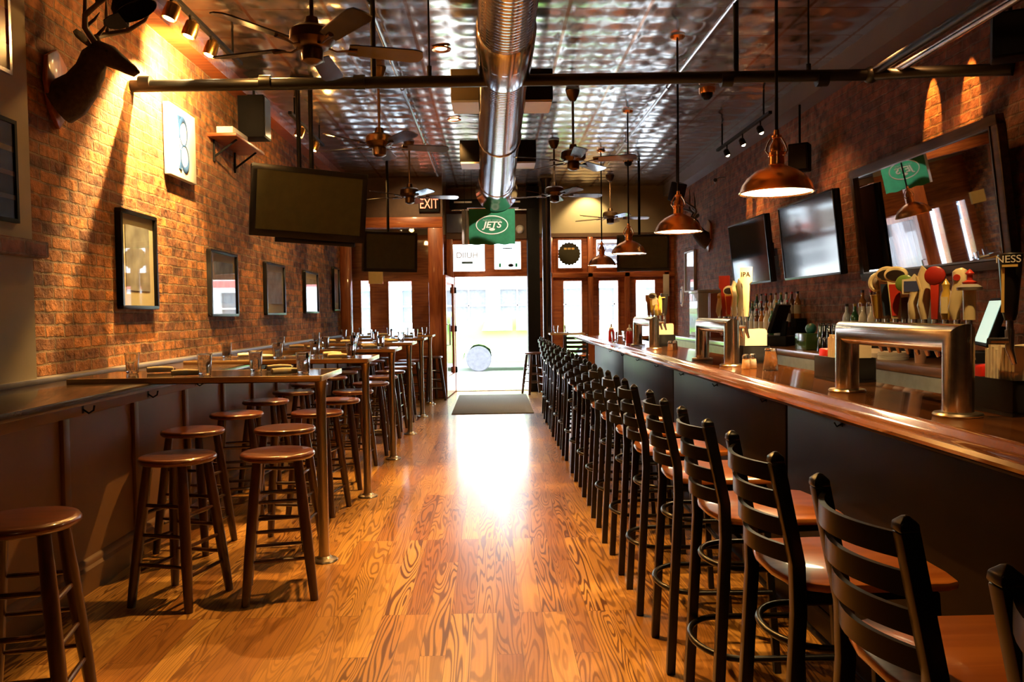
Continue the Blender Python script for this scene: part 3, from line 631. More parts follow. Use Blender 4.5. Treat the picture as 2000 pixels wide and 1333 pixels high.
t = television('large black television hanging from the ceiling before the brick wall, tilted down', (-1.71, 7.6, 2.48), 1.07, 0.66, 22, 6, 2.8, screen='screen_g', bottom=True, depth=0.10, bez=0.05)
Ti = (Matrix.Translation((-1.71, 7.6, 2.48)) @ Euler(t.rotation_euler).to_matrix().to_4x4()).inverted()
for x in (-1.86, -1.74):
    B().cyl(Ti @ Vector((x, 7.85, 2.3)), Ti @ Vector((x, 7.85, H - 0.015)), 0.022, n=10).obj('mount_pole', M['bdull'], t)
B().box(-1.91, -1.69, 7.78, 7.92, H - 0.04, H - 0.012, Ti).obj('ceiling_plate', M['bdull'], t)
t = television('smaller black television hanging before the vestibule glass, below the red EXIT sign', (-1.42, 11.3, 2.31), 0.80, 0.56, 30, 4, screen='screen_g', depth=0.10)
Ti = (Matrix.Translation((-1.42, 11.3, 2.31)) @ Euler(t.rotation_euler).to_matrix().to_4x4()).inverted()
B().cyl(Ti @ Vector((-1.48, 11.5, 2.3)), Ti @ Vector((-1.48, 11.5, H - 0.015)), 0.02, n=10).obj('mount_pole', M['bdull'], t)
t = television('black television hanging before the street windows over the end of the bar', (2.28, 12.0, 2.31), 0.78, 0.55, -14, 4, screen='screen_g', depth=0.10)
Ti = (Matrix.Translation((2.28, 12.0, 2.31)) @ Euler(t.rotation_euler).to_matrix().to_4x4()).inverted()
B().cyl(Ti @ Vector((2.25, 12.12, 2.3)), Ti @ Vector((2.25, 12.12, H - 0.015)), 0.02, n=10).obj('mount_pole', M['bdull'], t)
for (y, lab) in ((7.62, 'flat television on the bar wall next to the big framed mirror'), (9.38, 'flat television on the bar wall, farther from the big framed mirror')):
    t = television(lab, (3.04, y, 2.11), 1.34, 0.76, -90, 6, depth=0.06, bez=0.018)
    B().box(-0.05, 0.05, 0.08, 0.29, -0.08, 0.08).obj('wall_arm', M['bdull'], t)
# big framed mirror
t = thing('wall_mirror', 'large dark-framed mirror leaning out from the brick wall behind the beer taps', 'mirror', (3.26, 6.0, 2.16), rot=(math.radians(7), 0, math.radians(-90)))
w, h, f = 2.06, 0.98, 0.065
fr = B()
for (a, c, d, e) in ((-w / 2, w / 2, h / 2 - f, h / 2), (-w / 2, w / 2, -h / 2, -h / 2 + f), (-w / 2, -w / 2 + f, -h / 2 + f, h / 2 - f), (w / 2 - f, w / 2, -h / 2 + f, h / 2 - f)): fr.box(a, c, -0.03, 0.03, d, e)
fr.obj('mirror_frame', wood('dark_frame_wood', (0.04, 0.02, 0.01), (0.09, 0.045, 0.02), 0.65, 0.0, 'X'), t, bevel=0.008)
ib = B(); g = 0.012
for (a, c, d, e) in ((-w / 2 + f, w / 2 - f, h / 2 - f - g, h / 2 - f), (-w / 2 + f, w / 2 - f, -h / 2 + f, -h / 2 + f + g), (-w / 2 + f, -w / 2 + f + g, -h / 2 + f + g, h / 2 - f - g), (w / 2 - f - g, w / 2 - f, -h / 2 + f + g, h / 2 - f - g)): ib.box(a, c, -0.036, 0.0, d, e)
ib.obj('inner_bead', M['bronze'], t)
bx(-w / 2 + f, w / 2 - f, -0.010, 0.0, -h / 2 + f, h / 2 - f).obj('mirror_glass', M['mirror'], t, smooth=0)
# ------------------------------------------------------------------ framed pictures on brick wall
def picture(y0, y1, z0, z1, x, lab, side=-1, mat_c=(0.88, 0.74, 0.46), art=((0.30, 0.26, 0.22), (0.55, 0.50, 0.42)), group='framed pictures on the brick wall', fcol='black'):
    cy_, cz_ = (y0 + y1) / 2, (z0 + z1) / 2; w, h = y1 - y0, z1 - z0
    t = thing('framed_picture', lab, 'picture', (x, cy_, cz_), rot=(0, 0, PI / 2 if side < 0 else -PI / 2), group=group)
    f = 0.026; b = B()
    for (a, c, d, e) in ((-w / 2, w / 2, h / 2 - f, h / 2), (-w / 2, w / 2, -h / 2, -h / 2 + f), (-w / 2, -w / 2 + f, -h / 2 + f, h / 2 - f), (w / 2 - f, w / 2, -h / 2 + f, h / 2 - f)): b.box(a, c, -0.045, 0, d, e)
    b.obj('picture_frame', M[fcol], t, bevel=0.004)
    bx(-w / 2 + f, w / 2 - f, -0.020, -0.002, -h / 2 + f, h / 2 - f).obj('mat_board', pm('mat_board', mat_c, 0.7, var=0.04), t)
    am, nt, bb = mk('old_photo_print'); no = N(nt, 'ShaderNodeTexNoise'); no.inputs['Scale'].default_value = 7; tc = N(nt, 'ShaderNodeTexCoord')
    nt.links.new(tc.outputs['Object'], no.inputs['Vector']); r = ramp(nt, [(0.35, art[0]), (0.65, art[1])]); nt.links.new(no.outputs['Fac'], r.inputs[0]); nt.links.new(r.outputs[0], bb.inputs['Base Color'])
    m2 = f + 0.075
    bx(-w / 2 + m2, w / 2 - m2, -0.024, -0.020, -h / 2 + m2 + 0.03, h / 2 - m2).obj('print', am, t)
    bx(-w / 2 + f, w / 2 - f, -0.032, -0.030, -h / 2 + f, h / 2 - f).obj('glazing', glass_pane('frame_glass', refl=0.10), t, smooth=0)
picture(5.48, 6.06, 1.49, 2.18, XL, 'tall framed picture lit from above, closest to the camera on brick wall')
picture(7.2, 7.95, 1.43, 2.04, XL, 'second framed picture along the brick wall, right after the lit tall one')
picture(8.95, 9.75, 1.44, 2.04, XL, 'third framed picture along the brick wall, below the big hanging television')
picture(10.8, 11.6, 1.46, 2.04, XL, 'fourth framed picture along the brick wall, in its darker part')
picture(12.75, 13.2, 1.5, 2.2, XL, 'narrow last framed picture on brick wall next to the vestibule post')
picture(13.0, 13.65, 1.74, 2.43, XR, 'narrow white-framed print on the bar side brick wall near the street windows', side=1, mat_c=(0.8, 0.75, 0.72), art=((0.6, 0.5, 0.48), (0.8, 0.75, 0.7)), group='none', fcol='white')
# oval plate on wall
t = thing('oval_plaque', 'pale oval plaque on the bar side brick wall below the narrow print', 'plaque', (XR, 14.0, 1.68))
B().lathe([(0.0001, 0.02), (0.10, 0.018), (0.13, 0.010), (0.135, 0.0), (0.0001, 0.0)], (0, 0, 0), 28, Matrix.Diagonal(Vector((1, 1, 1))) @ Matrix(((0, 0, -1), (0, 1, 0), (1.35, 0, 0)))).obj('plate', M['canvas'], t)
B().lathe([(0.09, 0.024), (0.10, 0.024), (0.10, 0.019), (0.09, 0.019)], (0, 0, 0), 28, Matrix(((0, 0, -1), (0, 1, 0), (1.35, 0, 0))), caps=False).obj('painted_ring', M['blue'], t)
# canvas with blue ornate numeral
t = thing('canvas_sign', 'white canvas with a blue outlined letter, brightly lit high on brick wall', 'sign', (XL + 0.03, 6.58, 2.83), rot=(0, 0, PI / 2))
bx(-0.27, 0.27, -0.03, 0.02, -0.28, 0.28).obj('canvas_panel', M['canvas'], t, bevel=0.004)
def loop(cx, cz, rx, rz, n=28): return [(cx + rx * math.cos(2 * PI * i / n), -0.032, cz + rz * math.sin(2 * PI * i / n)) for i in range(n)]
def lw(n, base, amp, ph): return [base + amp * (0.5 + 0.5 * math.cos(2 * PI * i / n - ph)) ** 4 for i in range(n)]
for (cx, cz, rx, rz, ph) in ((0.0, 0.095, 0.080, 0.105, 2.0), (0.02, -0.105, 0.080, 0.100, -1.3)):
    B().tube(loop(cx, cz, rx, rz), lw(28, 0.008, 0.020, ph), 8, closed=True, sq=0.3, up=(0, 1, 0)).obj('letter_stroke', M['blue'], t)
B().tube([(-0.10, -0.032, 0.215), (-0.085, -0.032, 0.12), (-0.09, -0.032, 0.03), (-0.07, -0.032, -0.06), (-0.065, -0.032, -0.14), (-0.08, -0.032, -0.215)], [0.026, 0.010, 0.007, 0.009, 0.011, 0.028], 8, sq=0.3, up=(0, 1, 0)).tube([(-0.10, -0.032, 0.205), (-0.03, -0.032, 0.205), (0.03, -0.032, 0.195)], [0.014, 0.018, 0.009], 8, sq=0.3, up=(0, 1, 0)).obj('letter_stem', M['blue'], t)
# wooden bracket shelf with box and black speaker above ledge
t = thing('wall_shelf', 'small reddish wooden bracket shelf high on the brick wall before the hanging television', 'shelf', (XL, 7.75, 3.06))
bx(0, 0.26, -0.45, 0.45, 0, 0.03).obj('shelf_board', M['redwoodx'], t, bevel=0.005)
for y in (-0.3, 0.3): B().tube([(0.005, y, -0.16), (0.22, y, 0.0)], 0.010, 6).tube([(0.008, y, -0.2), (0.008, y, 0)], 0.010, 6).obj('bracket', M['bdull'], t)
tag(bx(XL + 0.05, XL + 0.2, 7.4, 7.85, 3.091, 3.17).obj('carton', M['canvas'], bevel=0.004), 'small white carton lying on the high wooden bracket shelf', 'box')
t = thing('loudspeaker', 'dark loudspeaker hung high at the brick wall above the bracket shelf', 'speaker', (XL + 0.18, 8.15, 3.42))
cb((0, 0, 0), 0.26, 0.24, 0.42).obj('speaker_box', M['bdull'], t, bevel=0.01); cb((0.13, 0, 0), 0.012, 0.2, 0.38).obj('grille', M['black'], t); B().cyl((0, 0, 0.2), (0, 0, 0.30), 0.012).obj('bracket', M['bdull'], t)
t = thing('loudspeaker', 'black loudspeaker hung from the ceiling beside the deer head on bar wall', 'speaker', (2.55, 10.9, 3.05), rot=(0.35, 0, 0.5))
cb((0, 0, 0), 0.16, 0.16, 0.26).obj('speaker_box', M['bdull'], t, bevel=0.015); cb((0, -0.083, 0), 0.13, 0.01, 0.22).obj('grille', M['black'], t)
Ti = (Matrix.Translation((2.55, 10.9, 3.05)) @ Euler((0.35, 0, 0.5)).to_matrix().to_4x4()).inverted()
B().cyl(Ti @ Vector((2.55, 10.92, 3.1)), Ti @ Vector((2.55, 10.92, H - 0.012)), 0.012, n=8).obj('mount_rod', M['bdull'], t)
def bullet_speaker(loc, rz, lab, sz=(0.20, 0.16, 0.28)):
    t = thing('loudspeaker', lab, 'speaker', loc, rotz=rz)
    cb((0, 0, 0), *sz).obj('speaker_box', M['bdull'], t, bevel=0.012); cb((0, -sz[1] / 2 - 0.004, 0), sz[0] * 0.85, 0.01, sz[2] * 0.88).obj('grille', M['black'], t)
    B().cyl((0, 0, sz[2] / 2), (0, 0, 3.52 - loc[2]), 0.012, n=8).obj('mount_rod', M['bdull'], t)
bullet_speaker((3.17, 8.15, 2.98), -0.6, 'black loudspeaker hung at the brick wall behind the large copper pendant')
bullet_speaker((3.19, 4.86, 3.08), -0.5, 'black loudspeaker hung high at the brick wall above the framed mirror')
t = thing('security_camera', 'small bullet security camera high on the bar side brick wall', 'security camera', (3.22, 11.4, 3.28), rotz=-0.3)
B().cyl((0, -0.10, 0), (0, 0.06, 0), 0.030, n=14).obj('camera_body', M['silver'], t); B().tube([(0, 0, 0.02), (0.06, 0, 0.05), (0.145, 0, 0.05)], 0.010, 8).obj('arm', M['silver'], t); B().cyl((0, -0.104, 0), (0, -0.10, 0), 0.024, n=14).obj('lens', M['black'], t)
t = thing('dome_camera', 'pale dome camera on the tan wall next to the green banner', 'security camera', (0.52, YF - 0.041, 2.95))
B().lathe([(0.0001, 0.10), (0.04, 0.09), (0.065, 0.06), (0.075, 0.02), (0.08, 0.0), (0.0001, 0.0)], (0, 0, 0), 20, Matrix.Rotation(PI / 2, 3, 'X')).obj('dome', M['white'], t)
tag(bx(-2.08, -1.84, YV - 0.012, YV - 0.001 + 0.04, 1.95, 2.16).obj('paper_notice', cm((0.55, 0.36, 0.12), 0.7)), 'small tan notice on the vestibule glass under the small television', 'notice')
tag(bx(3.13, 3.24, YF - 0.075, YF - 0.061, 1.70, 2.10).obj('paper_notice', M['paper']), 'white paper notice on the last wooden post near the bar side wall', 'notice')
tag(bx(-0.81, -0.53, YF - 0.075, YF - 0.041, 2.90, 3.24).obj('display_panel', cm((0.10, 0.11, 0.17), 0.3), bevel=0.004), 'dark blue-grey panel on the wall above the street door, beside banners', 'panel')
t = thing('ceiling_box', 'dark square ceiling box over the bar beside the silver conduit', 'speaker', (1.66, 4.2, 3.58))
cb((0, 0, 0), 0.28, 0.42, 0.26).obj('box_body', M['bdull'], t, bevel=0.01); cb((0, 0, -0.133), 0.22, 0.34, 0.01).obj('grille', M['black'], t)
# posters on plaster
def poster(y0, y1, z0, z1, lab, bands, frame):
    t = thing('poster', lab, 'poster', (-2.48, (y0 + y1) / 2, (z0 + z1) / 2), rot=(0, 0, PI / 2), group='posters on the plaster wall'); w, h = y1 - y0, z1 - z0
    b = B(); f = 0.02
    for (a, c, d, e) in ((-w / 2, w / 2, h / 2 - f, h / 2), (-w / 2, w / 2, -h / 2, -h / 2 + f), (-w / 2, -w / 2 + f, -h / 2 + f, h / 2 - f), (w / 2 - f, w / 2, -h / 2 + f, h / 2 - f)): b.box(a, c, -0.02, 0, d, e)
    b.obj('poster_frame', frame, t)
    z = -h / 2 + f
    for (hh, c) in bands:
        bx(-w / 2 + f, w / 2 - f, -0.012, 0, z, z + hh * (h - 2 * f)).obj('colour_band', cm(c, 0.25), t); z += hh * (h - 2 * f)
poster(3.0, 4.22, 2.69, 3.55, 'framed red and yellow poster high on the grey plaster wall', [(0.16, (0.55, 0.5, 0.42)), (0.22, (0.35, 0.03, 0.02)), (0.25, (0.62, 0.26, 0.02)), (0.37, (0.22, 0.03, 0.025))], M['silver'])
poster(3.2, 4.24, 1.93, 2.46, 'dark blue menu board on the grey plaster wall above brick ledge', [(0.2, (0.012, 0.014, 0.035)), (0.05, (0.10, 0.09, 0.09)), (0.2, (0.012, 0.014, 0.03)), (0.05, (0.16, 0.12, 0.13)), (0.2, (0.012, 0.014, 0.035)), (0.06, (0.14, 0.12, 0.03)), (0.24, (0.015, 0.015, 0.03))], M['bdull'])
# ------------------------------------------------------------------ deer heads
def deer(loc, rotz, label, s=1.0, tilt=0):
    t = thing('mounted_deer_head', label, 'deer head', loc, rot=(0, 0, rotz), group='none')
    t.scale = (s, s, s)
    # local: wall plane at x=0, head points +X and up
    B().prism([(0.0, -0.30), (0.12, -0.18), (0.17, 0.0), (0.14, 0.16), (0.0, 0.24), (-0.14, 0.16), (-0.17, 0.0), (-0.12, -0.18)], lambda u, v, tt: (0.0 + 0.03 * tt, u, v)).obj('plaque', M['redwood'], t, bevel=0.006)
    hb = B(); hb.tube([(0.02, 0, -0.12), (0.10, 0, -0.08), (0.18, 0, 0.0), (0.24, 0, 0.10), (0.27, 0, 0.19), (0.31, 0, 0.225), (0.37, 0, 0.20), (0.44, 0, 0.155), (0.50, 0, 0.115), (0.535, 0, 0.095), (0.55, 0, 0.09)],
                      [0.150, 0.140, 0.115, 0.095, 0.085, 0.082, 0.075, 0.055, 0.042, 0.034, 0.014], 16, up=(0, 1, 0)); hb.obj('head', M['deer'], t, smooth=60)
    B().ell((0.547, 0, 0.10), (0.018, 0.026, 0.018), 10, 8).obj('nose', M['black'], t)
    for sgn in (-1, 1):
        B().ell((0.375, sgn * 0.066, 0.215), (0.014, 0.010, 0.012), 10, 8).obj('eye', M['black'], t)
        B().tube([(0.27, sgn * 0.06, 0.25), (0.25, sgn * 0.13, 0.28), (0.235, sgn * 0.19, 0.29), (0.23, sgn * 0.225, 0.285)], [0.018, 0.038, 0.030, 0.004], 10, sq=0.35, up=(1, 0, 0)).obj('ear', M['deer'], t)
        a = B(); P = [(0.29, sgn * 0.035, 0.28), (0.25, sgn * 0.09, 0.36), (0.29, sgn * 0.18, 0.41), (0.40, sgn * 0.25, 0.46), (0.52, sgn * 0.26, 0.54), (0.60, sgn * 0.22, 0.64)]
        a.tube(P, [0.022, 0.020, 0.018, 0.016, 0.012, 0.004], 10)
        a.tube([P[1], (0.31, sgn * 0.08, 0.42), (0.34, sgn * 0.07, 0.47)], [0.014, 0.010, 0.003], 8)
        a.tube([P[2], (0.29, sgn * 0.17, 0.55), (0.30, sgn * 0.15, 0.66)], [0.015, 0.012, 0.003], 8)
        a.tube([P[3], (0.40, sgn * 0.29, 0.58), (0.41, sgn * 0.29, 0.70)], [0.014, 0.011, 0.003], 8)
        a.obj('antler', M['antler'], t, smooth=60)
    return t
deer((XL, 4.78, 2.80), math.radians(4), 'dark mounted deer head with antlers on the brick wall, a cap hanging on it', 0.86)
t = thing('cap', 'black baseball cap hung on the antler of the deer head over the ledge', 'cap', (-1.93, 4.47, 3.11), rot=(0.1, 0.45, 3.3))
B().lathe([(0.0001, 0.115), (0.04, 0.112), (0.08, 0.09), (0.103, 0.05), (0.108, 0.0), (0.104, 0.0), (0.10, 0.05), (0.076, 0.085), (0.0001, 0.108)], n=24, m=Matrix.Diagonal(Vector((1.1, 0.92, 1)))).obj('crown', M['bdull'], t)
B().prism([(0.08, -0.085), (0.13, -0.08), (0.17, -0.05), (0.185, 0), (0.17, 0.05), (0.13, 0.08), (0.08, 0.085)], lambda u, v, tt: (u, v, -0.004 + 0.004 * tt - (v * v) * 2.0)).obj('brim', M['bdull'], t)
deer((XR, 12.2, 2.60), PI, 'dark mounted deer head on the bar side brick wall near the street windows', 0.92)
# ------------------------------------------------------------------ banner, exit sign, air curtain
t = thing('banner', 'green football banner with white oval and lettering hanging under the duct end', 'banner', (0.01, 11.98, 2.72))
B().prism([(-0.345 + 0.69 * i / 16, 0.27) for i in range(17)] + [(0.345 - 0.69 * i / 16, -0.26 + 0.008 * math.sin(i * 1.3)) for i in range(17)], lambda u, v, tt: (u, 0.006 * math.sin(u * 18) * (0.3 - v) * 2 + 0.006 * tt, v)).obj('cloth', M['green'], t)
WHT = pm('banner_white', (0.85, 0.92, 0.95), 0.7, var=0.03)
n = 48; B().tube([(0.235 * math.cos(2 * PI * i / n) + 0.0, -0.010, 0.03 + 0.135 * math.sin(2 * PI * i / n)) for i in range(n)], 0.0075, 6, closed=True, sq=0.4, up=(0, 1, 0)).obj('oval_ring', WHT, t)
text('lettering', 'JETS', 0.130, WHT, t, (0, -0.014, 0.028), (PI / 2, 0, 0), 0.003, shear=0.25, width=1.12, bold=0.003)
text('small_lettering', 'NEW YORK', 0.035, pm('banner_grey', (0.30, 0.42, 0.40), 0.7), t, (0.0, -0.011, 0.098), (PI / 2, 0, 0), 0.001, shear=0.2, width=1.5)
B().ell((0, -0.012, -0.037), (0.045, 0.003, 0.022), 20, 8).obj('football_mark', WHT, t)
B().cyl((-0.37, 0.0, 0.278), (0.40, 0.0, 0.278), 0.009, n=8).obj('banner_rod', M['silver'], t)
for x in (-0.30, 0.33): B().cyl((x, 0.0, 0.278), (x, 0.0, H - 2.72 - 0.012), 0.003, n=6).obj('cord', M['bdull'], t)
t = thing('banner', 'narrow white hanging banner strip beside the green football banner', 'banner', (-0.40, 12.1, 2.73))
bx(-0.045, 0.045, 0, 0.005, -0.26, 0.26).obj('cloth', pm('white_strip', (0.6, 0.6, 0.72), 0.7), t); bx(0.008, 0.014, -0.003, 0.0, -0.26, 0.26).obj('printed_stripe', M['blue'], t)
B().cyl((0, 0.0, 0.25), (0, 0.0, H - 2.73 - 0.012), 0.004, n=6).obj('cord', M['bdull'], t)
t = thing('exit_sign', 'glowing red EXIT sign on the dark wall above the vestibule header', 'exit sign', (-1.04, YV - 0.001, 3.27), rot=(0, 0, 0.0))
bx(-0.17, 0.17, -0.06, 0, -0.13, 0.13).obj('sign_box', M['bdull'], t, bevel=0.006)
text('lettering', 'EXIT', 0.235, emit('exit_red', (1.0, 0.018, 0.004), 1.5), t, (0, -0.062, 0.0), (PI / 2, 0, 0), 0.003, width=0.66)
t = thing('air_curtain', 'dark air curtain unit with pale stripes mounted above the street door', 'air curtain', (-0.02, YF - 0.045, 3.37))
bx(-0.72, 0.80, -0.26, 0, -0.08, 0.10).obj('housing', M['bdull'], t, bevel=0.02); 
for x in (-0.48, 0.38): bx(x - 0.16, x + 0.16, -0.268, -0.262, 0.03, 0.06).obj('intake_strip', M['white'], t)
B().box(-0.68, 0.76, -0.22, -0.05, -0.10, -0.08).obj('outlet_grille', M['silver'], t)
# ------------------------------------------------------------------ window signs
glow = emit('neon_white', (0.85, 0.92, 1.0), 4.0)
t = thing('window_sign', 'glowing white sign with faint backward letters in the window over the door', 'window sign', (-0.45, YF + 0.045, 2.44), group='window signs')
bx(-0.28, 0.30, 0, 0.01, -0.20, 0.17).obj('sign_panel', emit('sign_panel_glow', (0.92, 0.96, 1.0), 1.6), t)
text('lettering', 'DIIUH', 0.15, pm('faint_grey', (0.45, 0.5, 0.55), 0.6), t, (0, -0.004, 0.05), (PI / 2, 0, 0), 0.001, width=1.0)
bx(-0.10, 0.10, -0.006, 0, -0.10, -0.06).obj('dark_bar', cm((0.02, 0.07, 0.08)), t)
for x in (-0.24, 0.26): B().cyl((x, 0.004, 0.17), (x, 0.004, 0.27), 0.003, n=6).obj('hanging_wire', M['bdull'], t)
t = thing('window_sign', 'white window sign with a pale figure and green marks, over the door', 'window sign', (0.29, YF + 0.045, 2.46), group='window signs')
sb = B(); sb.tube([(0, 0, 0.16), (0, 0, 0.08), (0, 0, 0.0), (0.0, 0, -0.1), (0, 0, -0.18)], [0.03, 0.075, 0.06, 0.09, 0.095], 14, sq=0.15, up=(0, 1, 0)); sb.obj('sign_shape', emit('sign_white', (1, 1, 1), 1.4), t)
bx(-0.09, 0.09, -0.012, -0.004, 0.145, 0.165).obj('dark_bar', M['bdull'], t); B().ell((0.06, -0.014, -0.16), (0.05, 0.006, 0.03)).obj('dark_badge', M['bdull'], t)
for x in (-0.14, 0.16): bx(x - 0.02, x + 0.02, -0.006, 0.0, -0.19, -0.12).obj('green_mark', cm((0.02, 0.45, 0.25)), t)
t = thing('window_sign', 'round scalloped dark sign shaped like a bottle cap in a street window', 'window sign', (1.42, YF + 0.045, 2.50), group='window signs')
n = 40; B().prism([((0.205 + 0.010 * math.cos(20 * 2 * PI * i / 80)) * math.cos(2 * PI * i / 80), (0.205 + 0.010 * math.cos(20 * 2 * PI * i / 80)) * math.sin(2 * PI * i / 80)) for i in range(80)], lambda u, v, tt: (u, -0.03 + 0.03 * tt, v)).obj('cap_disc', cm((0.03, 0.025, 0.008)), t)
for x, wd in ((-0.07, 0.05), (0.0, 0.06), (0.07, 0.05)): bx(x - wd / 2, x + wd / 2, -0.036, -0.030, 0.075, 0.11).obj('gold_mark', cm((0.55, 0.36, 0.12)), t)
t = thing('window_sign', 'white and pale blue glowing neon sign in the window behind last pendant', 'window sign', (2.13, YF + 0.045, 2.50), group='window signs')
nb = B()
for k_ in range(3): nb.tube([(-0.17 + 0.02 * i, 0, 0.12 - 0.13 * k_ + 0.025 * math.sin(i * 1.3 + k_)) for i in range(18)], 0.010, 8)
nb.obj('neon_tube', emit('neon_blue', (0.45, 0.65, 1.0), 5.0), t); bx(-0.19, 0.19, 0.012, 0.018, -0.21, 0.20).obj('backing', M['white'], t)
# black steel column
st(B().lathe([(0.10, 0), (0.10, 0.02), (0.075, 0.04), (0.075, 3.62), (0.10, 3.66), (0.10, 3.69)], (0.93, 13.5, 0), 24).obj('column', pm('glossy_black', (0.015, 0.016, 0.022), 0.18, coat=0.6)), 'glossy black steel column')
# floor mat
tag(bx(-0.60, 0.57, 11.25, 13.85, 0.0, 0.012).obj('floor_mat', M['rubber'], bevel=0.004), 'brown-grey entrance mat on the floor inside the open door', 'mat')
# ================================================================== HIGH TABLES
TY = [4.62, 6.24, 7.86, 9.48, 11.10, 12.62]
def make_table(xl, w=0.57):
    t = thing('high_table', '', 'table', (0, 0, 0), group='high tables along the ledge')
    z1, z0, xe = 1.102, 1.072, -0.93
    bx(xl, xe - 0.012, -w / 2 + 0.012, w / 2 - 0.012, 1.078, z1).obj('table_top', M['ttop'], t)
    b = B(); b.box(xl, xe - 0.012, -w / 2, -w / 2 + 0.012, z0, z1 + 0.001).box(xl, xe - 0.012, w / 2 - 0.012, w / 2, z0, z1 + 0.001); b.obj('edge_band', M['tedge'], t, bevel=0.002)
    bx(xe - 0.012, xe, -w / 2, w / 2, z0, z1 + 0.001).obj('end_band', M['tend'], t, bevel=0.003)
    bx(xl, xe - 0.02, -w / 2 + 0.02, w / 2 - 0.02, 1.066, 1.078).obj('underside', M['bdull'], t)
    B().lathe([(0.036, 0.012), (0.034, 0.03), (0.030, 0.05), (0.028, 0.95), (0.034, 1.04), (0.040, 1.066)], (-1.0, 0, 0), 20).obj('post', M['brass'], t)
    B().lathe([(0.075, 0.0), (0.078, 0.004), (0.074, 0.012), (0.045, 0.018), (0.036, 0.03)], (-1.0, 0, 0), 24).obj('floor_flange', M['brass'], t)
    return t
tb0 = make_table(-2.30)
tdesc = ['with four place settings, first from the camera end', 'second from the camera end', 'third from the camera end of the row', 'third from the vestibule end of the row', 'second from the vestibule end of the row', 'at the vestibule, last of the row']
for i, y in enumerate(TY):
    lab = 'dark-topped high table on a brass post, ' + tdesc[i]
    if i == 0: tb0.location = (0, y, 0); tb0['label'] = lab
    else: dup(tb0, (0, y, 0), 0, lab)
tn = ['first high table from the camera', 'second high table from the camera', 'third high table from the camera', 'fourth high table from the camera', 'fifth high table from the camera', 'last high table by the vestibule']
# ================================================================== ROUND STOOLS
def make_stool():
    t = thing('round_stool', '', 'stool', group='round wooden stools at the high tables')
    B().lathe([(0.0001, 0.737), (0.10, 0.735), (0.165, 0.737), (0.180, 0.734), (0.187, 0.724), (0.186, 0.712), (0.176, 0.703), (0.12, 0.700), (0.0001, 0.700)], n=40).obj('seat', M['seatw'], t, smooth=50)
    tops = {}; 
    for i, (sx, sy) in enumerate(((-1, -1), (1, -1), (1, 1), (-1, 1))):
        a = Vector((sx * 0.098, sy * 0.098, 0.705)); c = Vector((sx * 0.165, sy * 0.165, 0.0)); tops[i] = (a, c)
        B().tube([a, a.lerp(c, 0.3), a.lerp(c, 0.7), c], [0.022, 0.0265, 0.0255, 0.020], 14).obj('leg', M['dkwood'], t)
    for s in range(4):
        a, b_ = tops[s], tops[(s + 1) % 4]
        for z in ((0.21, 0.355, 0.50) if s % 2 == 0 else (0.165, 0.305, 0.455)):
            f = 1 - z / 0.705; p, q = a[0].lerp(a[1], f), b_[0].lerp(b_[1], f); m_ = (p + q) / 2
            B().tube([p, p.lerp(q, 0.2), m_, p.lerp(q, 0.8), q], [0.007, 0.0095, 0.0105, 0.0095, 0.007], 10).obj('rung', M['dkwood'], t)
    return t
s0 = make_stool(); first = True
def place_stool(x, y, a, lab):
    global first
    if first: s0.location = (x, y, 0); s0.rotation_euler.z = math.radians(a); s0['label'] = lab; first = False
    else: dup(s0, (x, y, 0), math.radians(a), lab)
place_stool(-1.655, 2.80, 12, 'dark round wooden stool standing alone by the panelled ledge, closest to the camera')
for i, y in enumerate(TY):
    for side, x in (('aisle', -1.28), ('wall', -1.86)):
        for pos, dy in (('in front of', -0.46), ('behind', 0.36)):
            xx = x + random.uniform(-0.03, 0.03); yy = y + dy + random.uniform(-0.03, 0.03); a = random.uniform(-14, 14)
            if i == 0 and pos == 'in front of': xx, yy, a = (-1.115, 4.10, 14) if side == 'aisle' else (-1.60, 4.04, -16)
            lab = 'round wooden stool, %s side, %s the %s' % (side, pos, tn[i])
            if i == 5 and side == 'aisle' and pos == 'behind': continue
            place_stool(xx, yy, a, lab)
place_stool(-1.02, 13.16, 30, 'dark round wooden stool at the vestibule post, beside the open street door')
place_stool(0.72, 13.95, 20, 'round stool with pale legs beside the dark door post, past the end of bar stools')
# ================================================================== PLACE SETTINGS
def make_tumbler():
    t = B().lathe([(0.0001, 0.0), (0.029, 0.0), (0.032, 0.003), (0.041, 0.118), (0.043, 0.122), (0.041, 0.122), (0.0385, 0.117), (0.030, 0.016), (0.0001, 0.014)], n=24, caps=False)
    return t.obj('water_glass', M['tglass'], smooth=60)
g0 = make_tumbler(); gfirst = True
def glass(x, y, z, lab, grp):
    global gfirst
    if gfirst: o = g0; gfirst = False
    else: o = g0.copy(); C.objects.link(o)
    o.location = (x, y, z); tag(o, lab, 'glass', grp); return o
def make_napkin():
    t = thing('napkin_roll', '', 'napkin', group='rolled napkins on the high tables')
    B().tube([(-0.074, 0, 0.019), (-0.070, 0, 0.019), (-0.03, 0, 0.021), (0.03, 0, 0.020), (0.068, 0, 0.018), (0.072, 0, 0.018)], [0.010, 0.019, 0.0205, 0.0205, 0.018, 0.008], 14, sq=0.85).obj('cloth_roll', M['linen'], t)
    B().tube([(-0.01, 0, 0.0205), (0.012, 0, 0.0205)], 0.0214, 14, sq=0.85, caps=False).obj('paper_band', M['paper'], t)
    B().cyl((0.066, 0.003, 0.019), (0.084, 0.004, 0.020), 0.004, n=8).obj('cutlery_end', M['silver'], t)
    return t
k0 = make_napkin(); kfirst = True
def napkin(x, y, z, a, lab):
    global kfirst
    if kfirst: k0.location = (x, y, z); k0.rotation_euler.z = a; k0['label'] = lab; kfirst = False
    else: dup(k0, (x, y, z), a, lab)
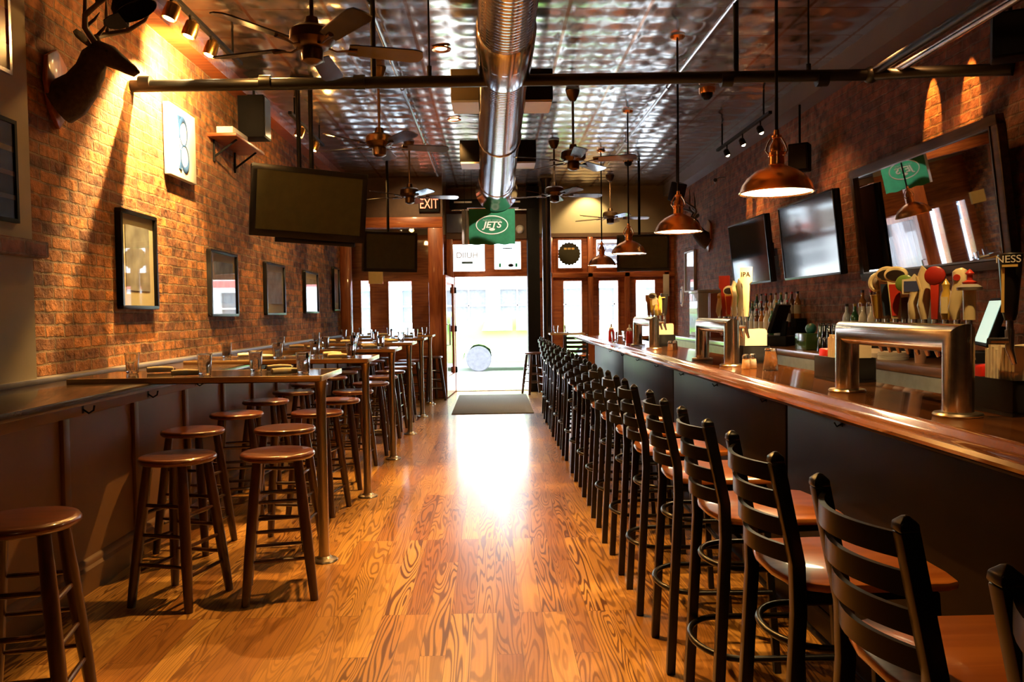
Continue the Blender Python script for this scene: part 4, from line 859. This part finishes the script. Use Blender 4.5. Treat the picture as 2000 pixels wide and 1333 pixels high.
places = [('front aisle', -1.07, -0.14), ('front middle', -1.62, -0.15), ('back middle', -1.40, 0.12), ('back wall', -2.10, 0.10)]
for i, y in enumerate(TY):
    for (nm, x, dy) in places:
        j = random.uniform(-0.02, 0.02)
        glass(x + j, y + dy, 1.1035, 'clear tumbler, %s place of the %s' % (nm, tn[i]), 'tumblers on the high tables')
        napkin(x + j + (0.13 if nm == 'back middle' else -0.10 if 'front' in nm else 0.15), y + dy + (-0.02 if 'front' in nm else 0.03), 1.1035, random.uniform(0.25, 0.6), 'rolled white napkin, %s place of the %s' % (nm, tn[i]))
# hooks under the ledge
def make_hook():
    t = thing('coat_hook', '', 'hook', group='hooks under the wall ledge')
    b = B(); b.box(-0.004, 0.0, -0.012, 0.012, -0.035, 0.03); b.tube([(0, 0, -0.015), (0.03, 0, -0.035), (0.055, 0, -0.02), (0.06, 0, 0.005)], 0.005, 8); b.tube([(0, 0, 0.018), (0.02, 0, 0.02), (0.028, 0, 0.032)], 0.004, 8)
    b.obj('hook_body', M['bdull'], t); return t
h0 = make_hook()
for i in range(5):
    lab = ['black double hook on panelling before the first high table', 'black double hook on panelling under the first high table', 'black double hook on panelling behind the first high table', 'black double hook on panelling near the second high table', 'black double hook on panelling past the second high table'][i]
    if i == 0: h0.location = (-2.122, 4.15, 0.975); h0['label'] = lab
    else: dup(h0, (-2.122, 4.15 + 0.78 * i, 0.975), 0, lab)
# ================================================================== BAR
Y0, Y1 = -2.2, 11.3
t = thing('bar_counter', 'long varnished wooden bar with rounded rail and dark front panels', 'bar')
prof = [(1.225, 1.050), (1.172, 1.052), (1.158, 1.060), (1.155, 1.070), (1.162, 1.080), (1.178, 1.084), (1.200, 1.084), (1.214, 1.090), (1.226, 1.102), (1.243, 1.108), (1.260, 1.104), (1.272, 1.094), (1.74, 1.094), (1.74, 1.050)]
B().prism(prof, lambda u, v, tt: (u, Y0 if tt == 0 else Y1, v)).obj('bar_top', M['bartop'], t, smooth=40)
bx(1.74, 2.35, 10.75, Y1, 1.050, 1.094).obj('end_return', M['bartop'], t, bevel=0.008)
bx(1.44, 1.58, Y0, 11.1, 0.0, 1.05).obj('bar_body', M['barfront'], t)
bx(1.58, 2.30, 10.98, 11.12, 0.0, 1.05).obj('return_body', M['barfront'], t)
y = 11.08
while y > Y0 + 0.1:
    ya = max(Y0, y - 2.42); bx(1.42, 1.44, ya + 0.012, y - 0.012, 0.12, 1.02).obj('front_panel', M['barfront'], t, bevel=0.006); y -= 2.42
bx(1.40, 1.44, Y0, 11.08, 0.0, 0.11).obj('kick_rail', M['barfront'], t, bevel=0.006)
bx(1.30, 1.42, Y0, 11.1, 1.0, 1.045).obj('cove_moulding', M['barfront'], t, bevel=0.012)
b = bx(1.58, 2.05, 0.3, 10.6, 0.80, 0.86).obj('speed_rail_shelf', M['steel'], t)
for i in range(8):
    y = 3.2 + 0.9 * i
    h = tag(B().box(-0.004, 0, -0.012, 0.012, -0.03, 0.03).tube([(0, 0, -0.015), (-0.03, 0, -0.03), (-0.045, 0, -0.005)], 0.005, 8).obj('purse_hook', M['bdull']), 'dark purse hook under the bar rail, %s from the camera end' % ORD[i], 'hook', 'purse hooks under the bar'); h.location = (1.418, y, 0.97); h.scale = (0.7, 0.7, 0.7)
# ================================================================== LADDER-BACK BAR STOOLS
def make_barstool():
    t = thing('bar_stool', '', 'bar stool', group='ladder-back stools along the bar')
    # local: faces +X (towards the bar); origin on the floor under the seat centre
    seat = []
    for (u, v) in ((-0.19, -0.13), (-0.17, -0.175), (-0.12, -0.20), (0.0, -0.205), (0.17, -0.205), (0.205, -0.19), (0.215, -0.12), (0.215, 0.12), (0.205, 0.19), (0.17, 0.205), (0.0, 0.205), (-0.12, 0.20), (-0.17, 0.175), (-0.19, 0.13), (-0.205, 0.06), (-0.205, -0.06)): seat.append((u, v))
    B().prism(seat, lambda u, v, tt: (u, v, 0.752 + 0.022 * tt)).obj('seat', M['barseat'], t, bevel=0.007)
    bx(-0.16, 0.17, -0.165, 0.165, 0.722, 0.752).obj('seat_frame', M['black'], t, bevel=0.006)
    for s in (-1, 1):
        b = B(); b.tube([(-0.215, s * 0.178, 0.0), (-0.178, s * 0.172, 0.70), (-0.182, s * 0.172, 0.82), (-0.232, s * 0.172, 1.065)], 0.0235, 4, up=(0, 1, 0))
        b.obj('back_post', M['black'], t, bevel=0.003)
        B().lathe([(0.0215, 0.0), (0.024, 0.004), (0.022, 0.016), (0.008, 0.026), (0.0001, 0.028)], (-0.233, s * 0.172, 1.063), 4, Matrix.Rotation(PI / 4, 3, 'Z')).obj('post_cap', M['black'], t, bevel=0.002)
        B().tube([(0.205, s * 0.178, 0.0), (0.160, s * 0.150, 0.735)], 0.0195, 4, up=(0, 1, 0)).obj('leg', M['black'], t, bevel=0.003)
        B().tube([(-0.182, s * 0.172, 0.735), (0.162, s * 0.150, 0.735)], 0.016, 4, up=(0, 1, 0)).obj('side_rail', M['black'], t)
    for z in (1.035, 0.968, 0.901, 0.834):
        xo = -0.182 - 0.05 * (z - 0.82) / 0.245
        b = B(); n = 12; P = []
        for i in range(n + 1):
            v = -1 + 2 * i / n; P.append((xo - 0.055 * (1 - v * v), v * 0.160))
        pl = [(x + 0.006, y) for x, y in P] + [(x - 0.006, y) for x, y in reversed(P)]
        b.prism(pl, lambda u, v, tt: (u, v, z - 0.021 + 0.042 * tt)).obj('slat', M['black'], t, smooth=30)
    def ring(z, x0, x1, yy, r, name):
        pts = []
        for i in range(17): a = PI / 2 + PI * i / 16; pts.append((x0 + yy * 0.75 * math.cos(a), yy * math.sin(a), z))
        pts = [(x1, yy, z)] + pts + [(x1, -yy, z)]
        B().tube(pts, r, 10).obj(name, M['black'], t, smooth=60)
    ring(0.32, -0.11, 0.185, 0.178, 0.0105, 'footrest_hoop')
    ring(0.60, -0.09, 0.165, 0.155, 0.0095, 'upper_hoop')
    B().cyl((0.185, -0.17, 0.32), (0.185, 0.17, 0.32), 0.011, n=10).obj('front_footrest', M['black'], t)
    return t
b0 = make_barstool()
anchors = {0: 'cut by the picture edge', 1: 'showing its full back', 2: 'with lamplit orange seat', 17: 'the last one'}
for i in range(18):
    y = 0.85 + 0.60 * i + (random.uniform(-0.02, 0.02) if i > 3 else 0)
    lab = 'black ladder-back bar stool, %s from the camera along the bar' % ORD[i]
    if i in anchors: lab += ', ' + anchors[i]
    if i == 0: b0.location = (0.905, y, 0); b0['label'] = lab
    else: dup(b0, (0.905 + (random.uniform(-0.012, 0.012) if i > 3 else 0), y, 0), math.radians(random.uniform(-2.5, 2.5) if i > 3 else 0), lab)
dup(b0, (1.28, 12.3, 0), math.radians(85), 'black ladder-back stool standing at the small round window table')
# small high table by window
t = thing('window_table', 'small high table with two tumblers by the street windows beyond the bar end', 'table', (1.20, 13.2, 0))
bx(-0.27, 0.30, -0.28, 0.28, 1.06, 1.09).obj('table_top', M['tedge'], t, bevel=0.006)
B().lathe([(0.22, 0.0), (0.22, 0.01), (0.05, 0.03), (0.03, 0.05), (0.03, 1.04), (0.09, 1.06)], n=20).obj('pedestal', M['black'], t)
glass(1.04, 13.1, 1.0905, 'clear tumbler on the small window table, close to the black column', 'tumblers on the window table')
glass(1.22, 13.15, 1.0905, 'clear tumbler on the small window table, towards the window bay', 'tumblers on the window table')
# ================================================================== BEER TOWERS
def handle(t, x, y, z, kind, c1, c2, h, txt=None):
    # built around its own base, badge side on local -X, then turned towards the guests
    s = B(); kids = []
    def disc(cz, ry, rz, col, th=0.010, x0=0.0, nm='badge'): kids.append((B().lathe([(0.0001, th), (0.85, th), (1.0, th * 0.6), (1.0, -th * 0.6), (0.85, -th), (0.0001, -th)], (x0, 0, cz), 28, Matrix(((0, 0, -1), (ry, 0, 0), (0, rz, 0)))), nm, col))
    if kind == 'ball':
        s.lathe([(0.0001, 0), (0.016, 0), (0.020, h * 0.05), (0.031, h * 0.50), (0.033, h * 0.52), (0.012, h * 0.54), (0.010, h * 0.60), (0.0001, h * 0.60)], (0, 0, 0), 20)
        kids.append((B().tube([(0, 0.032 * math.cos(a), h * 0.80 + 0.032 * math.sin(a)) for a in [2 * PI * i / 24 for i in range(24)]], 0.010, 8, closed=True), 'crescent_ring', (0.85, 0.72, 0.42)))
        kids.append((B().ell((0, -0.002, h * 0.80), (0.022, 0.027, 0.027), 16, 10), 'ball', c2))
    elif kind == 'slab':
        s.prism([(-0.014, 0), (0.014, 0), (0.030, h * 0.72), (-0.030, h * 0.72)], lambda u, v, tt: (-0.009 + 0.018 * tt, u, v))
        kids.append((B().prism([(-0.010, h * 0.06), (0.010, h * 0.06), (0.022, h * 0.66), (-0.022, h * 0.66)], lambda u, v, tt: (-0.012 + 0.003 * tt, u, v)), 'label_strip', c2))
        disc(h * 0.84, 0.042, 0.032, (0.82, 0.68, 0.38), 0.011, nm='badge_rim'); disc(h * 0.83, 0.036, 0.022, (0.03, 0.02, 0.015), 0.011, -0.003)
    elif kind == 'disc':
        s.prism([(-0.010, 0), (0.010, 0), (0.014, h * 0.7), (-0.014, h * 0.7)], lambda u, v, tt: (-0.008 + 0.016 * tt, u, v)); disc(h * 0.80, 0.033, 0.033, c2)
    elif kind == 'sign':
        s.lathe([(0.0001, 0), (0.016, 0), (0.021, h * 0.10), (0.023, h * 0.35), (0.016, h * 0.50), (0.018, h * 0.60), (0.0001, h * 0.60)], (0, 0, 0), 20)
        kids.append((B().prism([(-0.040, h * 0.56), (0.040, h * 0.56), (0.040, h * 0.88), (0.012, h * 0.90), (0, h * 1.0), (-0.012, h * 0.90), (-0.040, h * 0.88)], lambda u, v, tt: (-0.010 + 0.020 * tt, u, v)), 'sign_frame', (0.82, 0.72, 0.48)))
        kids.append((bx(-0.013, -0.010, -0.033, 0.033, h * 0.61, h * 0.84), 'sign_face', c2))
    elif kind == 'square':
        s.prism([(-0.013, 0), (0.013, 0), (0.022, h * 0.66), (0.036, h * 0.70), (0.038, h), (-0.038, h), (-0.036, h * 0.70), (-0.022, h * 0.66)], lambda u, v, tt: (-0.008 + 0.016 * tt, u, v))
    elif kind == 'hook':
        s.tube([(0, 0, 0), (0, 0.004, h * 0.25), (0, -0.004, h * 0.55), (0, 0.010, h * 0.78), (0, 0.0, h * 0.95), (0, -0.018, h * 0.90), (0, -0.020, h * 0.76)], [0.012, 0.021, 0.018, 0.017, 0.016, 0.013, 0.006], 14)
        kids.append((B().tube([(-0.014, 0.012, h * 0.25), (-0.014, 0.008, h * 0.55), (-0.010, 0.022, h * 0.80)], 0.006, 8), 'trim_stripe', c2))
    elif kind == 'swirl':
        s.tube([(0, 0.004, 0), (0, 0.010, h * 0.2), (0, 0.002, h * 0.45), (0, -0.010, h * 0.7), (0, -0.006, h * 0.95), (0, -0.004, h)], [0.010, 0.018, 0.020, 0.024, 0.022, 0.010], 14, sq=0.5, up=(1, 0, 0))
        disc(h * 0.82, 0.012, 0.012, c2, 0.014)
    elif kind == 'finial':
        s.lathe([(0.0001, 0), (0.018, 0), (0.020, h * 0.58), (0.0001, h * 0.6)], (0, 0, 0), 16)
        kids.append((B().lathe([(0.0001, h * 0.60), (0.036, h * 0.58), (0.038, h * 0.64), (0.022, h * 0.70), (0.0001, h * 0.70)], (0, 0, 0), 20), 'collar', (0.35, 0.33, 0.30)))
        kids.append((B().lathe([(0.020, h * 0.69), (0.022, h * 0.74), (0.009, h * 0.78), (0.009, h * 0.88), (0.014, h * 0.91), (0.006, h * 0.97), (0.0001, h)], (0, 0, 0), 16), 'finial', c2))
    elif kind == 'small':
        s.lathe([(0.0001, 0), (0.012, 0), (0.018, h * 0.2), (0.018, h * 0.55), (0.010, h * 0.72), (0.013, h * 0.85), (0.0001, h)], (0, 0, 0), 16)
        kids.append((bx(-0.021, -0.016, -0.010, 0.010, h * 0.15, h * 0.55), 'label_strip', (0.82, 0.68, 0.35))); disc(h * 0.42, 0.018, h * 0.36, c2, 0.006, 0.012)
    else:
        s.lathe([(0.0001, 0), (0.014, 0), (0.020, 0.02), (0.030, h * 0.75), (0.034, h * 0.98), (0.030, h), (0.0001, h)], (0, 0, 0), 24)
        kids.append((B().box(-0.031, -0.026, 0.010, 0.018, h * 0.12, h * 0.78).box(-0.036, -0.030, -0.024, 0.016, h * 0.79, h * 0.825), 'gold_trim', (0.75, 0.50, 0.14)))
    p = s.obj('tap_handle', cm(c1, 0.3), t, bevel=0.002 if kind in ('slab', 'square', 'disc') else 0)
    p.location = (x, y, z); p.rotation_euler.z = math.radians(48)
    for b_, nm, col in kids: b_.obj(nm, cm(col), p, smooth=40)
    if txt: text('lettering', txt, 0.030 if kind == 'tall' else 0.042, cm((0.04, 0.025, 0.02)) if kind != 'tall' else cm((0.9, 0.85, 0.75)), p, (-0.036 if kind == 'tall' else -0.010, 0, h * (0.90 if kind == 'tall' else 0.85)), (PI / 2, 0, -PI / 2), 0.0012)
    B().cyl((0, 0, -0.035), (0, 0, 0), 0.010, n=12).obj('ferrule', M['silver'], p)
    return p
def tower(ya, yb, lab, handles):
    X, r = 1.435, 0.045; z0, zt = 1.0945, 1.333
    t = thing('beer_tower', lab, 'beer tower', (0, 0, 0), group='brushed steel beer towers')
    b = B(); n = 36; rings = [((X, ya, z0 + 0.006), 0), ((X, ya, zt), 1), ((X, yb, zt), -1), ((X, yb, z0 + 0.006), 0)]
    for (c, k) in rings:
        for j in range(n):
            a = 2 * PI * j / n; dx, dy = r * math.cos(a), r * math.sin(a)
            # mitred corners: the ring lies in the 45 degree plane
            if k == 0: q = (c[0] + dx, c[1] + dy * (1 if c[1] == ya else -1) * 1, c[2])
            elif k == 1: q = (c[0] + dx, c[1] + dy, c[2] - dy)
            else: q = (c[0] + dx, c[1] - dy, c[2] - dy)
            b.v.append(Vector(q))
    for i in range(3):
        for j in range(n): b.f.append((i * n + j, i * n + (j + 1) % n, (i + 1) * n + (j + 1) % n, (i + 1) * n + j))
    b.obj('tower_tube', M['steel'], t, smooth=40)
    for y in (ya, yb): B().lathe([(0.070, z0), (0.072, z0 + 0.004), (0.068, z0 + 0.010), (0.0455, z0 + 0.013)], (X, y, 0), 28).obj('base_flange', M['brass'], t)
    n = len(handles)
    for i, hd in enumerate(handles):
        y = ya + 0.05 + (yb - ya - 0.10) * (i / max(1, n - 1)) if len(hd) < 6 or not hd[5] else hd[5]
        f = B(); f.tube([(X + r - 0.004, y, zt - 0.005), (X + r + 0.05, y, zt - 0.005), (X + r + 0.065, y, zt - 0.015)], 0.010, 10); f.tube([(X + r + 0.06, y, zt + 0.028), (X + r + 0.06, y, zt - 0.03), (X + r + 0.075, y, zt - 0.075)], [0.013, 0.012, 0.007], 12); f.obj('faucet', M['silver'], t)
        handle(t, X + r + 0.06, y, zt + 0.055, hd[0], hd[1], hd[2], hd[3], hd[4] if len(hd) > 4 else None)
    return t
cream, gold, red_, brn, blk, grn, blu = (0.80, 0.66, 0.36), (0.62, 0.40, 0.06), (0.55, 0.04, 0.02), (0.10, 0.035, 0.015), (0.012, 0.011, 0.010), (0.18, 0.30, 0.06), (0.06, 0.08, 0.20)
tower(2.42, 3.19, 'large brushed steel beer tower closest to the camera, crowded with beer tap handles', [
    ('tall', blk, gold, 0.20, 'NESS', 2.335), ('finial', cream, red_, 0.165), ('swirl', cream, red_, 0.17), ('small', gold, cream, 0.14), ('disc', red_, (0.45, 0.03, 0.02), 0.19), ('hook', cream, (0.75, 0.6, 0.3), 0.19),
    ('sign', cream, blu, 0.165), ('disc', brn, grn, 0.165), ('slab', cream, red_, 0.20), ('slab', brn, (0.03, 0.05, 0.09), 0.205), ('ball', gold, (0.30, 0.25, 0.20), 0.18)])
tower(4.75, 5.42, 'middle brushed steel beer tower with the IPA handle, below the televisions', [
    ('square', (0.85, 0.72, 0.42), cream, 0.30, 'IPA'), ('hook', cream, grn, 0.24), ('hook', cream, (0.6, 0.25, 0.05), 0.23), ('slab', (0.75, 0.35, 0.05), red_, 0.20), ('square', red_, red_, 0.27), ('swirl', cream, gold, 0.16)])
tower(7.05, 7.85, 'far brushed steel beer tower near the street end of the bar', [
    ('tall', blk, gold, 0.2), ('hook', gold, red_, 0.18), ('sign', gold, cream, 0.17), ('slab', (0.35, 0.12, 0.02), gold, 0.22), ('square', (0.30, 0.10, 0.02), brn, 0.2)])
# ================================================================== THINGS ON THE BAR
def caddy(x, y, z, lab, red=True):
    t = thing('napkin_caddy', lab, 'napkin caddy', (x, y, z), group='black napkin caddies with white napkins')
    bx(-0.085, 0.085, -0.14, 0.14, 0, 0.012).obj('tray', M['bdull'], t)
    B().box(-0.085, -0.078, -0.14, 0.14, 0.012, 0.11).box(0.078, 0.085, -0.14, 0.14, 0.012, 0.11).box(-0.078, 0.078, -0.14, -0.133, 0.012, 0.11).box(-0.078, 0.078, 0.133, 0.14, 0.012, 0.11).box(-0.078, 0.078, 0.028, 0.034, 0.012, 0.11).obj('caddy_walls', M['bdull'], t, bevel=0.002)
    for k in range(9):
        y0 = -0.125 + k * 0.0165; B().prism([(-0.07, 0), (0.07, 0), (0.072, 0.19 + 0.006 * (k % 3)), (-0.068, 0.188 + 0.007 * ((k + 1) % 3))], lambda u, v, tt: (u, y0 + 0.012 * tt + v * 0.02, 0.013 + v)).obj('napkin', M['linen'], t)
    if red: bx(-0.07, 0.07, 0.040, 0.128, 0.014, 0.145).obj('red_straw_box', M['red'], t, bevel=0.01)
    return t
caddy(1.652, 2.50, 1.0945, 'black napkin caddy with white napkins and red box, behind the large beer tower')
caddy(1.650, 3.70, 1.0945, 'black napkin caddy with red box half hidden by the large beer tower')
caddy(1.650, 5.08, 1.0945, 'black napkin caddy full of white napkins beside the middle beer tower')
caddy(1.650, 7.66, 1.0945, 'black napkin caddy with red straws beside the far beer tower')
def shaker(x, y, lab, c=(0.75, 0.6, 0.4)):
    t = thing('salt_shaker', lab, 'shaker', (x, y, 1.0945), group='shakers on the bar')
    B().lathe([(0.0001, 0), (0.022, 0), (0.024, 0.004), (0.020, 0.05), (0.018, 0.06)], n=16).obj('jar', cm(c, 0.1), t)
    B().lathe([(0.020, 0.058), (0.021, 0.07), (0.014, 0.082), (0.0001, 0.084)], n=16).obj('lid', M['silver'], t)
shaker(1.44, 4.50, 'small shaker with amber contents on the bar before the middle tower napkins')
shaker(1.49, 4.53, 'small pale shaker beside amber one before the middle beer tower', (0.8, 0.75, 0.6))
shaker(1.50, 6.70, 'small shaker on the bar in front of the far beer tower'); shaker(1.55, 6.74, 'dark pepper shaker in front of the far beer tower', (0.08, 0.05, 0.04))
o = g0.copy(); C.objects.link(o); o.location = (1.53, 4.35, 1.0945 + 0.122); o.rotation_euler = (PI, 0, 0); tag(o, 'clear glass standing upside down on the bar near the shakers', 'glass', 'glasses on the bar')
glass(1.30, 8.45, 1.0945, 'clear tumbler on the bar just past the far beer tower', 'glasses on the bar')
glass(1.44, 8.62, 1.0945, 'clear tumbler on the bar beside the ketchup bottles', 'glasses on the bar')
def squeeze(x, y, lab, c):
    t = thing('sauce_bottle', lab, 'bottle', (x, y, 1.0945), group='sauce bottles on the bar')
    B().lathe([(0.0001, 0), (0.032, 0), (0.034, 0.006), (0.034, 0.11), (0.026, 0.135)], n=18).obj('bottle_body', cm(c, 0.3), t)
    B().lathe([(0.028, 0.133), (0.028, 0.15), (0.012, 0.165), (0.006, 0.20), (0.0001, 0.20)], n=18).obj('nozzle_cap', M['canvas'] if c[0] > 0.3 else M['bdull'], t)
squeeze(1.33, 8.9, 'red ketchup bottle with white cap on the bar near the street end', (0.6, 0.03, 0.01))
squeeze(1.42, 8.25, 'red sauce bottle beside the far beer tower upright', (0.55, 0.02, 0.01)); squeeze(1.50, 8.30, 'amber sauce bottle beside the far beer tower', (0.55, 0.30, 0.08))
t = thing('beer_glass', 'stemmed clear glass at the open arch of the large beer tower', 'glass', (1.80, 2.75, 0.862))
B().lathe([(0.0001, 0.0), (0.04, 0.0), (0.045, 0.005), (0.05, 0.12), (0.047, 0.12), (0.04, 0.012), (0.0001, 0.01)], n=20, caps=False).obj('glass_body', M['tglass'], t)
# ================================================================== BACK BAR
t = thing('back_bar', 'dark back bar counter running along the brick wall behind the bar', 'counter')
bx(2.70, 3.35, 0.5, 12.2, 1.00, 1.06).obj('counter_top', wood('back_bar_top_wood', (0.07, 0.03, 0.014), (0.16, 0.07, 0.03), 0.3, 0.5), t, bevel=0.008)
bx(2.71, 2.74, 0.5, 12.2, 0.90, 1.00).obj('edge_rail', pm('grey_green_steel', (0.24, 0.24, 0.20), 0.4, metal=0.4), t)
bx(2.78, 3.35, 0.5, 12.2, 0.0, 1.00).obj('cabinet_body', M['barfront'], t)
for i in range(14):
    y = 0.6 + i * 0.82; d = bx(2.765, 2.78, y, y + 0.80, 0.10, 0.88).obj('cooler_door', cm((0.10, 0.10, 0.095), 0.35, 0.5), t, bevel=0.005)
    B().tube([(2.765, y + 0.1, 0.80), (2.74, y + 0.1, 0.80), (2.74, y + 0.7, 0.80), (2.765, y + 0.7, 0.80)], 0.008, 8).obj('door_handle', M['silver'], d)
# stepped bottle shelf
t = thing('bottle_riser', 'stepped dark riser for bottles on the back bar below the wall televisions', 'riser', (3.0, 9.15, 1.0605)); 
for k in range(3): bx(0.0 + 0.11 * k, 0.34, -0.75, 0.75, 0.09 * k, 0.09 * (k + 1)).obj('step', M['bdull'], t)
t = thing('bottle_riser', 'low dark riser for bottles on the back bar below the framed mirror', 'riser', (3.05, 6.4, 1.0605))
for k in range(2): bx(0.0 + 0.14 * k, 0.29, -0.62, 0.62, 0.12 * k + 0.0, 0.12 * (k + 1)).obj('step', M['bdull'], t)
def make_bottle(c, cap, lc, h=0.29):
    t = thing('liquor_bottle', '', 'bottle')
    B().lathe([(0.0001, 0), (0.034, 0), (0.036, 0.006), (0.036, h * 0.58), (0.028, h * 0.68), (0.014, h * 0.76), (0.013, h * 0.93)], n=16).obj('bottle_body', cm(c, 0.08), t)
    B().lathe([(0.0145, h * 0.92), (0.015, h), (0.0001, h)], n=12).obj('cap', cm(cap), t)
    B().lathe([(0.0368, h * 0.18), (0.0368, h * 0.50)], n=16, caps=False).obj('label_wrap', cm(lc, 0.6), t)
    return t
kinds = [(('clear', (0.55, 0.6, 0.6)), ('dark', (0.03, 0.02, 0.02)), (0.7, 0.65, 0.5)), (('amber', (0.42, 0.16, 0.03)), ('black', (0.02, 0.02, 0.02)), (0.6, 0.5, 0.3)), (('green', (0.03, 0.12, 0.04)), ('gold', (0.5, 0.3, 0.05)), (0.5, 0.45, 0.3)),
         (('brown', (0.10, 0.04, 0.02)), ('red', (0.5, 0.03, 0.02)), (0.65, 0.6, 0.5)), (('pale', (0.75, 0.68, 0.5)), ('brown', (0.2, 0.07, 0.03)), (0.8, 0.75, 0.6))]
protos = {}
def bottle(x, y, z, ki, lab, grp):
    if ki not in protos:
        (n1, c), (n2, cc), lc = kinds[ki]; t = make_bottle(c, cc, lc); protos[ki] = t; t.location = (x, y, z); t['label'] = lab; t['group'] = grp
    else: dup(protos[ki], (x, y, z), random.uniform(0, 6), lab, grp)
for tier in range(3):
    for i in range(9):
        ki = (i * 2 + tier * 3) % 5; (n1, _), (n2, _), _ = kinds[ki]
        bottle(3.055 + 0.11 * tier, 8.48 + 0.165 * i, 1.0605 + 0.09 * (tier + 1) + 0.0005, ki, '%s bottle, %s cap, %s tier below wall televisions, %s from camera' % (n1, n2, ('front', 'middle', 'top')[tier], ORD[i]), 'bottles on the stepped riser')
for tier in range(2):
    for i in range(8):
        ki = (0, 3, 1, 0, 4, 4, 2, 0)[(i + 3 * tier) % 8]; (n1, _), (n2, _), _ = kinds[ki]
        bottle(3.12 + 0.14 * tier, 5.86 + 0.155 * i, 1.0605 + 0.12 * (tier + 1) + 0.0005, ki, '%s bottle, %s cap, %s row below framed mirror, %s from camera' % (n1, n2, ('front', 'back')[tier], ORD[i]), 'bottles below the framed mirror')
for i in range(5):
    o = g0.copy(); C.objects.link(o); o.location = (2.84, 6.42 + 0.095 * i, 1.0605 + 0.122); o.rotation_euler = (PI, 0, 0); o.scale = (1, 1, 1)
    tag(o, 'clear tumbler upside down in the back bar row, %s along' % ORD[i], 'glass', 'upside-down glasses on the back bar')
    o = g0.copy(); C.objects.link(o); o.location = (2.84, 6.42 + 0.095 * i, 1.0605 + 0.246); o.rotation_euler = (PI, 0, 0)
    tag(o, 'clear tumbler upside down, stacked on top in the back bar row, %s along' % ORD[i], 'glass', 'upside-down glasses on the back bar')
# point of sale terminals
def terminal(x, y, rz, lab, glowc):
    t = thing('register_terminal', lab, 'cash register', (x, y, 1.0605), rotz=rz, group='register terminals on the back bar')
    bx(-0.16, 0.16, -0.12, 0.14, 0, 0.10).obj('cash_base', M['bdull'], t, bevel=0.008)
    m_ = Matrix.Translation((0, 0.0, 0.28)) @ Matrix.Rotation(math.radians(-18), 4, 'X')
    bx(-0.19, 0.19, 0.0, 0.04, -0.15, 0.15, m_).obj('monitor_case', M['bdull'], t, bevel=0.006)
    bx(-0.17, 0.17, -0.004, 0.0, -0.13, 0.13, m_).obj('display', emit('display_glow', glowc, 0.75), t)
    B().tube([(0, 0.06, 0.08), (0, 0.08, 0.25)], 0.035, 4).obj('monitor_arm', M['bdull'], t)
terminal(2.90, 8.05, math.radians(-128), 'black register terminal with a pale lit screen on the back bar below the far television', (0.80, 0.75, 0.70))
terminal(2.98, 4.72, math.radians(-112), 'black register terminal with a pale green lit screen behind the large beer tower', (0.45, 0.72, 0.62))
# coaster stack, cups, bag
t = thing('coaster_stack', 'round stack of pale coasters on the back bar seen through the large beer tower', 'coasters', (2.86, 5.62, 1.0605))
for k in range(6): B().lathe([(0.0001, 0), (0.10, 0), (0.102, 0.004), (0.102, 0.008), (0.10, 0.0095), (0.0001, 0.0095)], (0.002 * (k % 3), 0.002 * (k % 2), 0.0096 * k), 28).obj('coaster', M['linen'], t)
tag(B().lathe([(0.0001, 0.03), (0.07, 0.035), (0.12, 0.02), (0.13, 0.0), (0.0001, 0.0)], (2.86, 5.95, 1.0605), 16, Matrix.Diagonal(Vector((0.9, 1.2, 1.8)))).obj('folded_towel', M['linen']), 'crumpled pale towel beside the coaster stack on the back bar', 'towel')
tag(B().lathe([(0.0001, 0), (0.032, 0), (0.045, 0.16), (0.043, 0.16), (0.030, 0.005), (0.0001, 0.004)], (2.84, 5.22, 1.0605), 20, caps=False).obj('mixing_cup', cm((0.42, 0.20, 0.10))), 'tall copper-brown cup on the back bar beside the coaster stack', 'cup')
t = thing('garnish_tub', 'dark green-tinted tub with a teal lid knob on the back bar', 'tub', (2.90, 7.22, 1.0605))
bx(-0.10, 0.10, -0.17, 0.10, 0, 0.15).obj('tub_body', cm((0.03, 0.06, 0.012), 0.15), t, bevel=0.01); B().ell((0, -0.03, 0.19), (0.05, 0.05, 0.05), 14, 10).obj('lid_knob', cm((0.03, 0.16, 0.14)), t)
t = thing('beverage_cooler', 'grey-topped beverage cooler with a red band at the far end of back bar', 'cooler', (3.12, 11.5, 1.0605))
bx(-0.20, 0.20, -0.25, 0.25, 0, 0.62).obj('cooler_body', cm((0.35, 0.34, 0.31)), t, bevel=0.01)
bx(-0.204, -0.20, -0.22, 0.22, 0.06, 0.50).obj('glass_door', cm((0.22, 0.16, 0.14), 0.1), t); bx(-0.207, -0.204, -0.22, 0.22, 0.32, 0.40).obj('red_band', cm((0.45, 0.03, 0.06)), t)
bx(-0.21, 0.21, -0.26, 0.26, 0.62, 0.66).obj('cooler_lid', cm((0.40, 0.38, 0.33)), t, bevel=0.01)
t = thing('menu_holder', 'pair of upright brown menu boards on the back bar beside the beverage cooler', 'menus', (3.05, 10.75, 1.0605))
for y in (-0.02, 0.05): bx(-0.10, 0.10, y, y + 0.025, 0, 0.60).obj('menu_board', cm((0.16, 0.04, 0.02)), t, bevel=0.003)
for o in list(bpy.data.objects):
    if o.get('group') == 'none': del o['group']
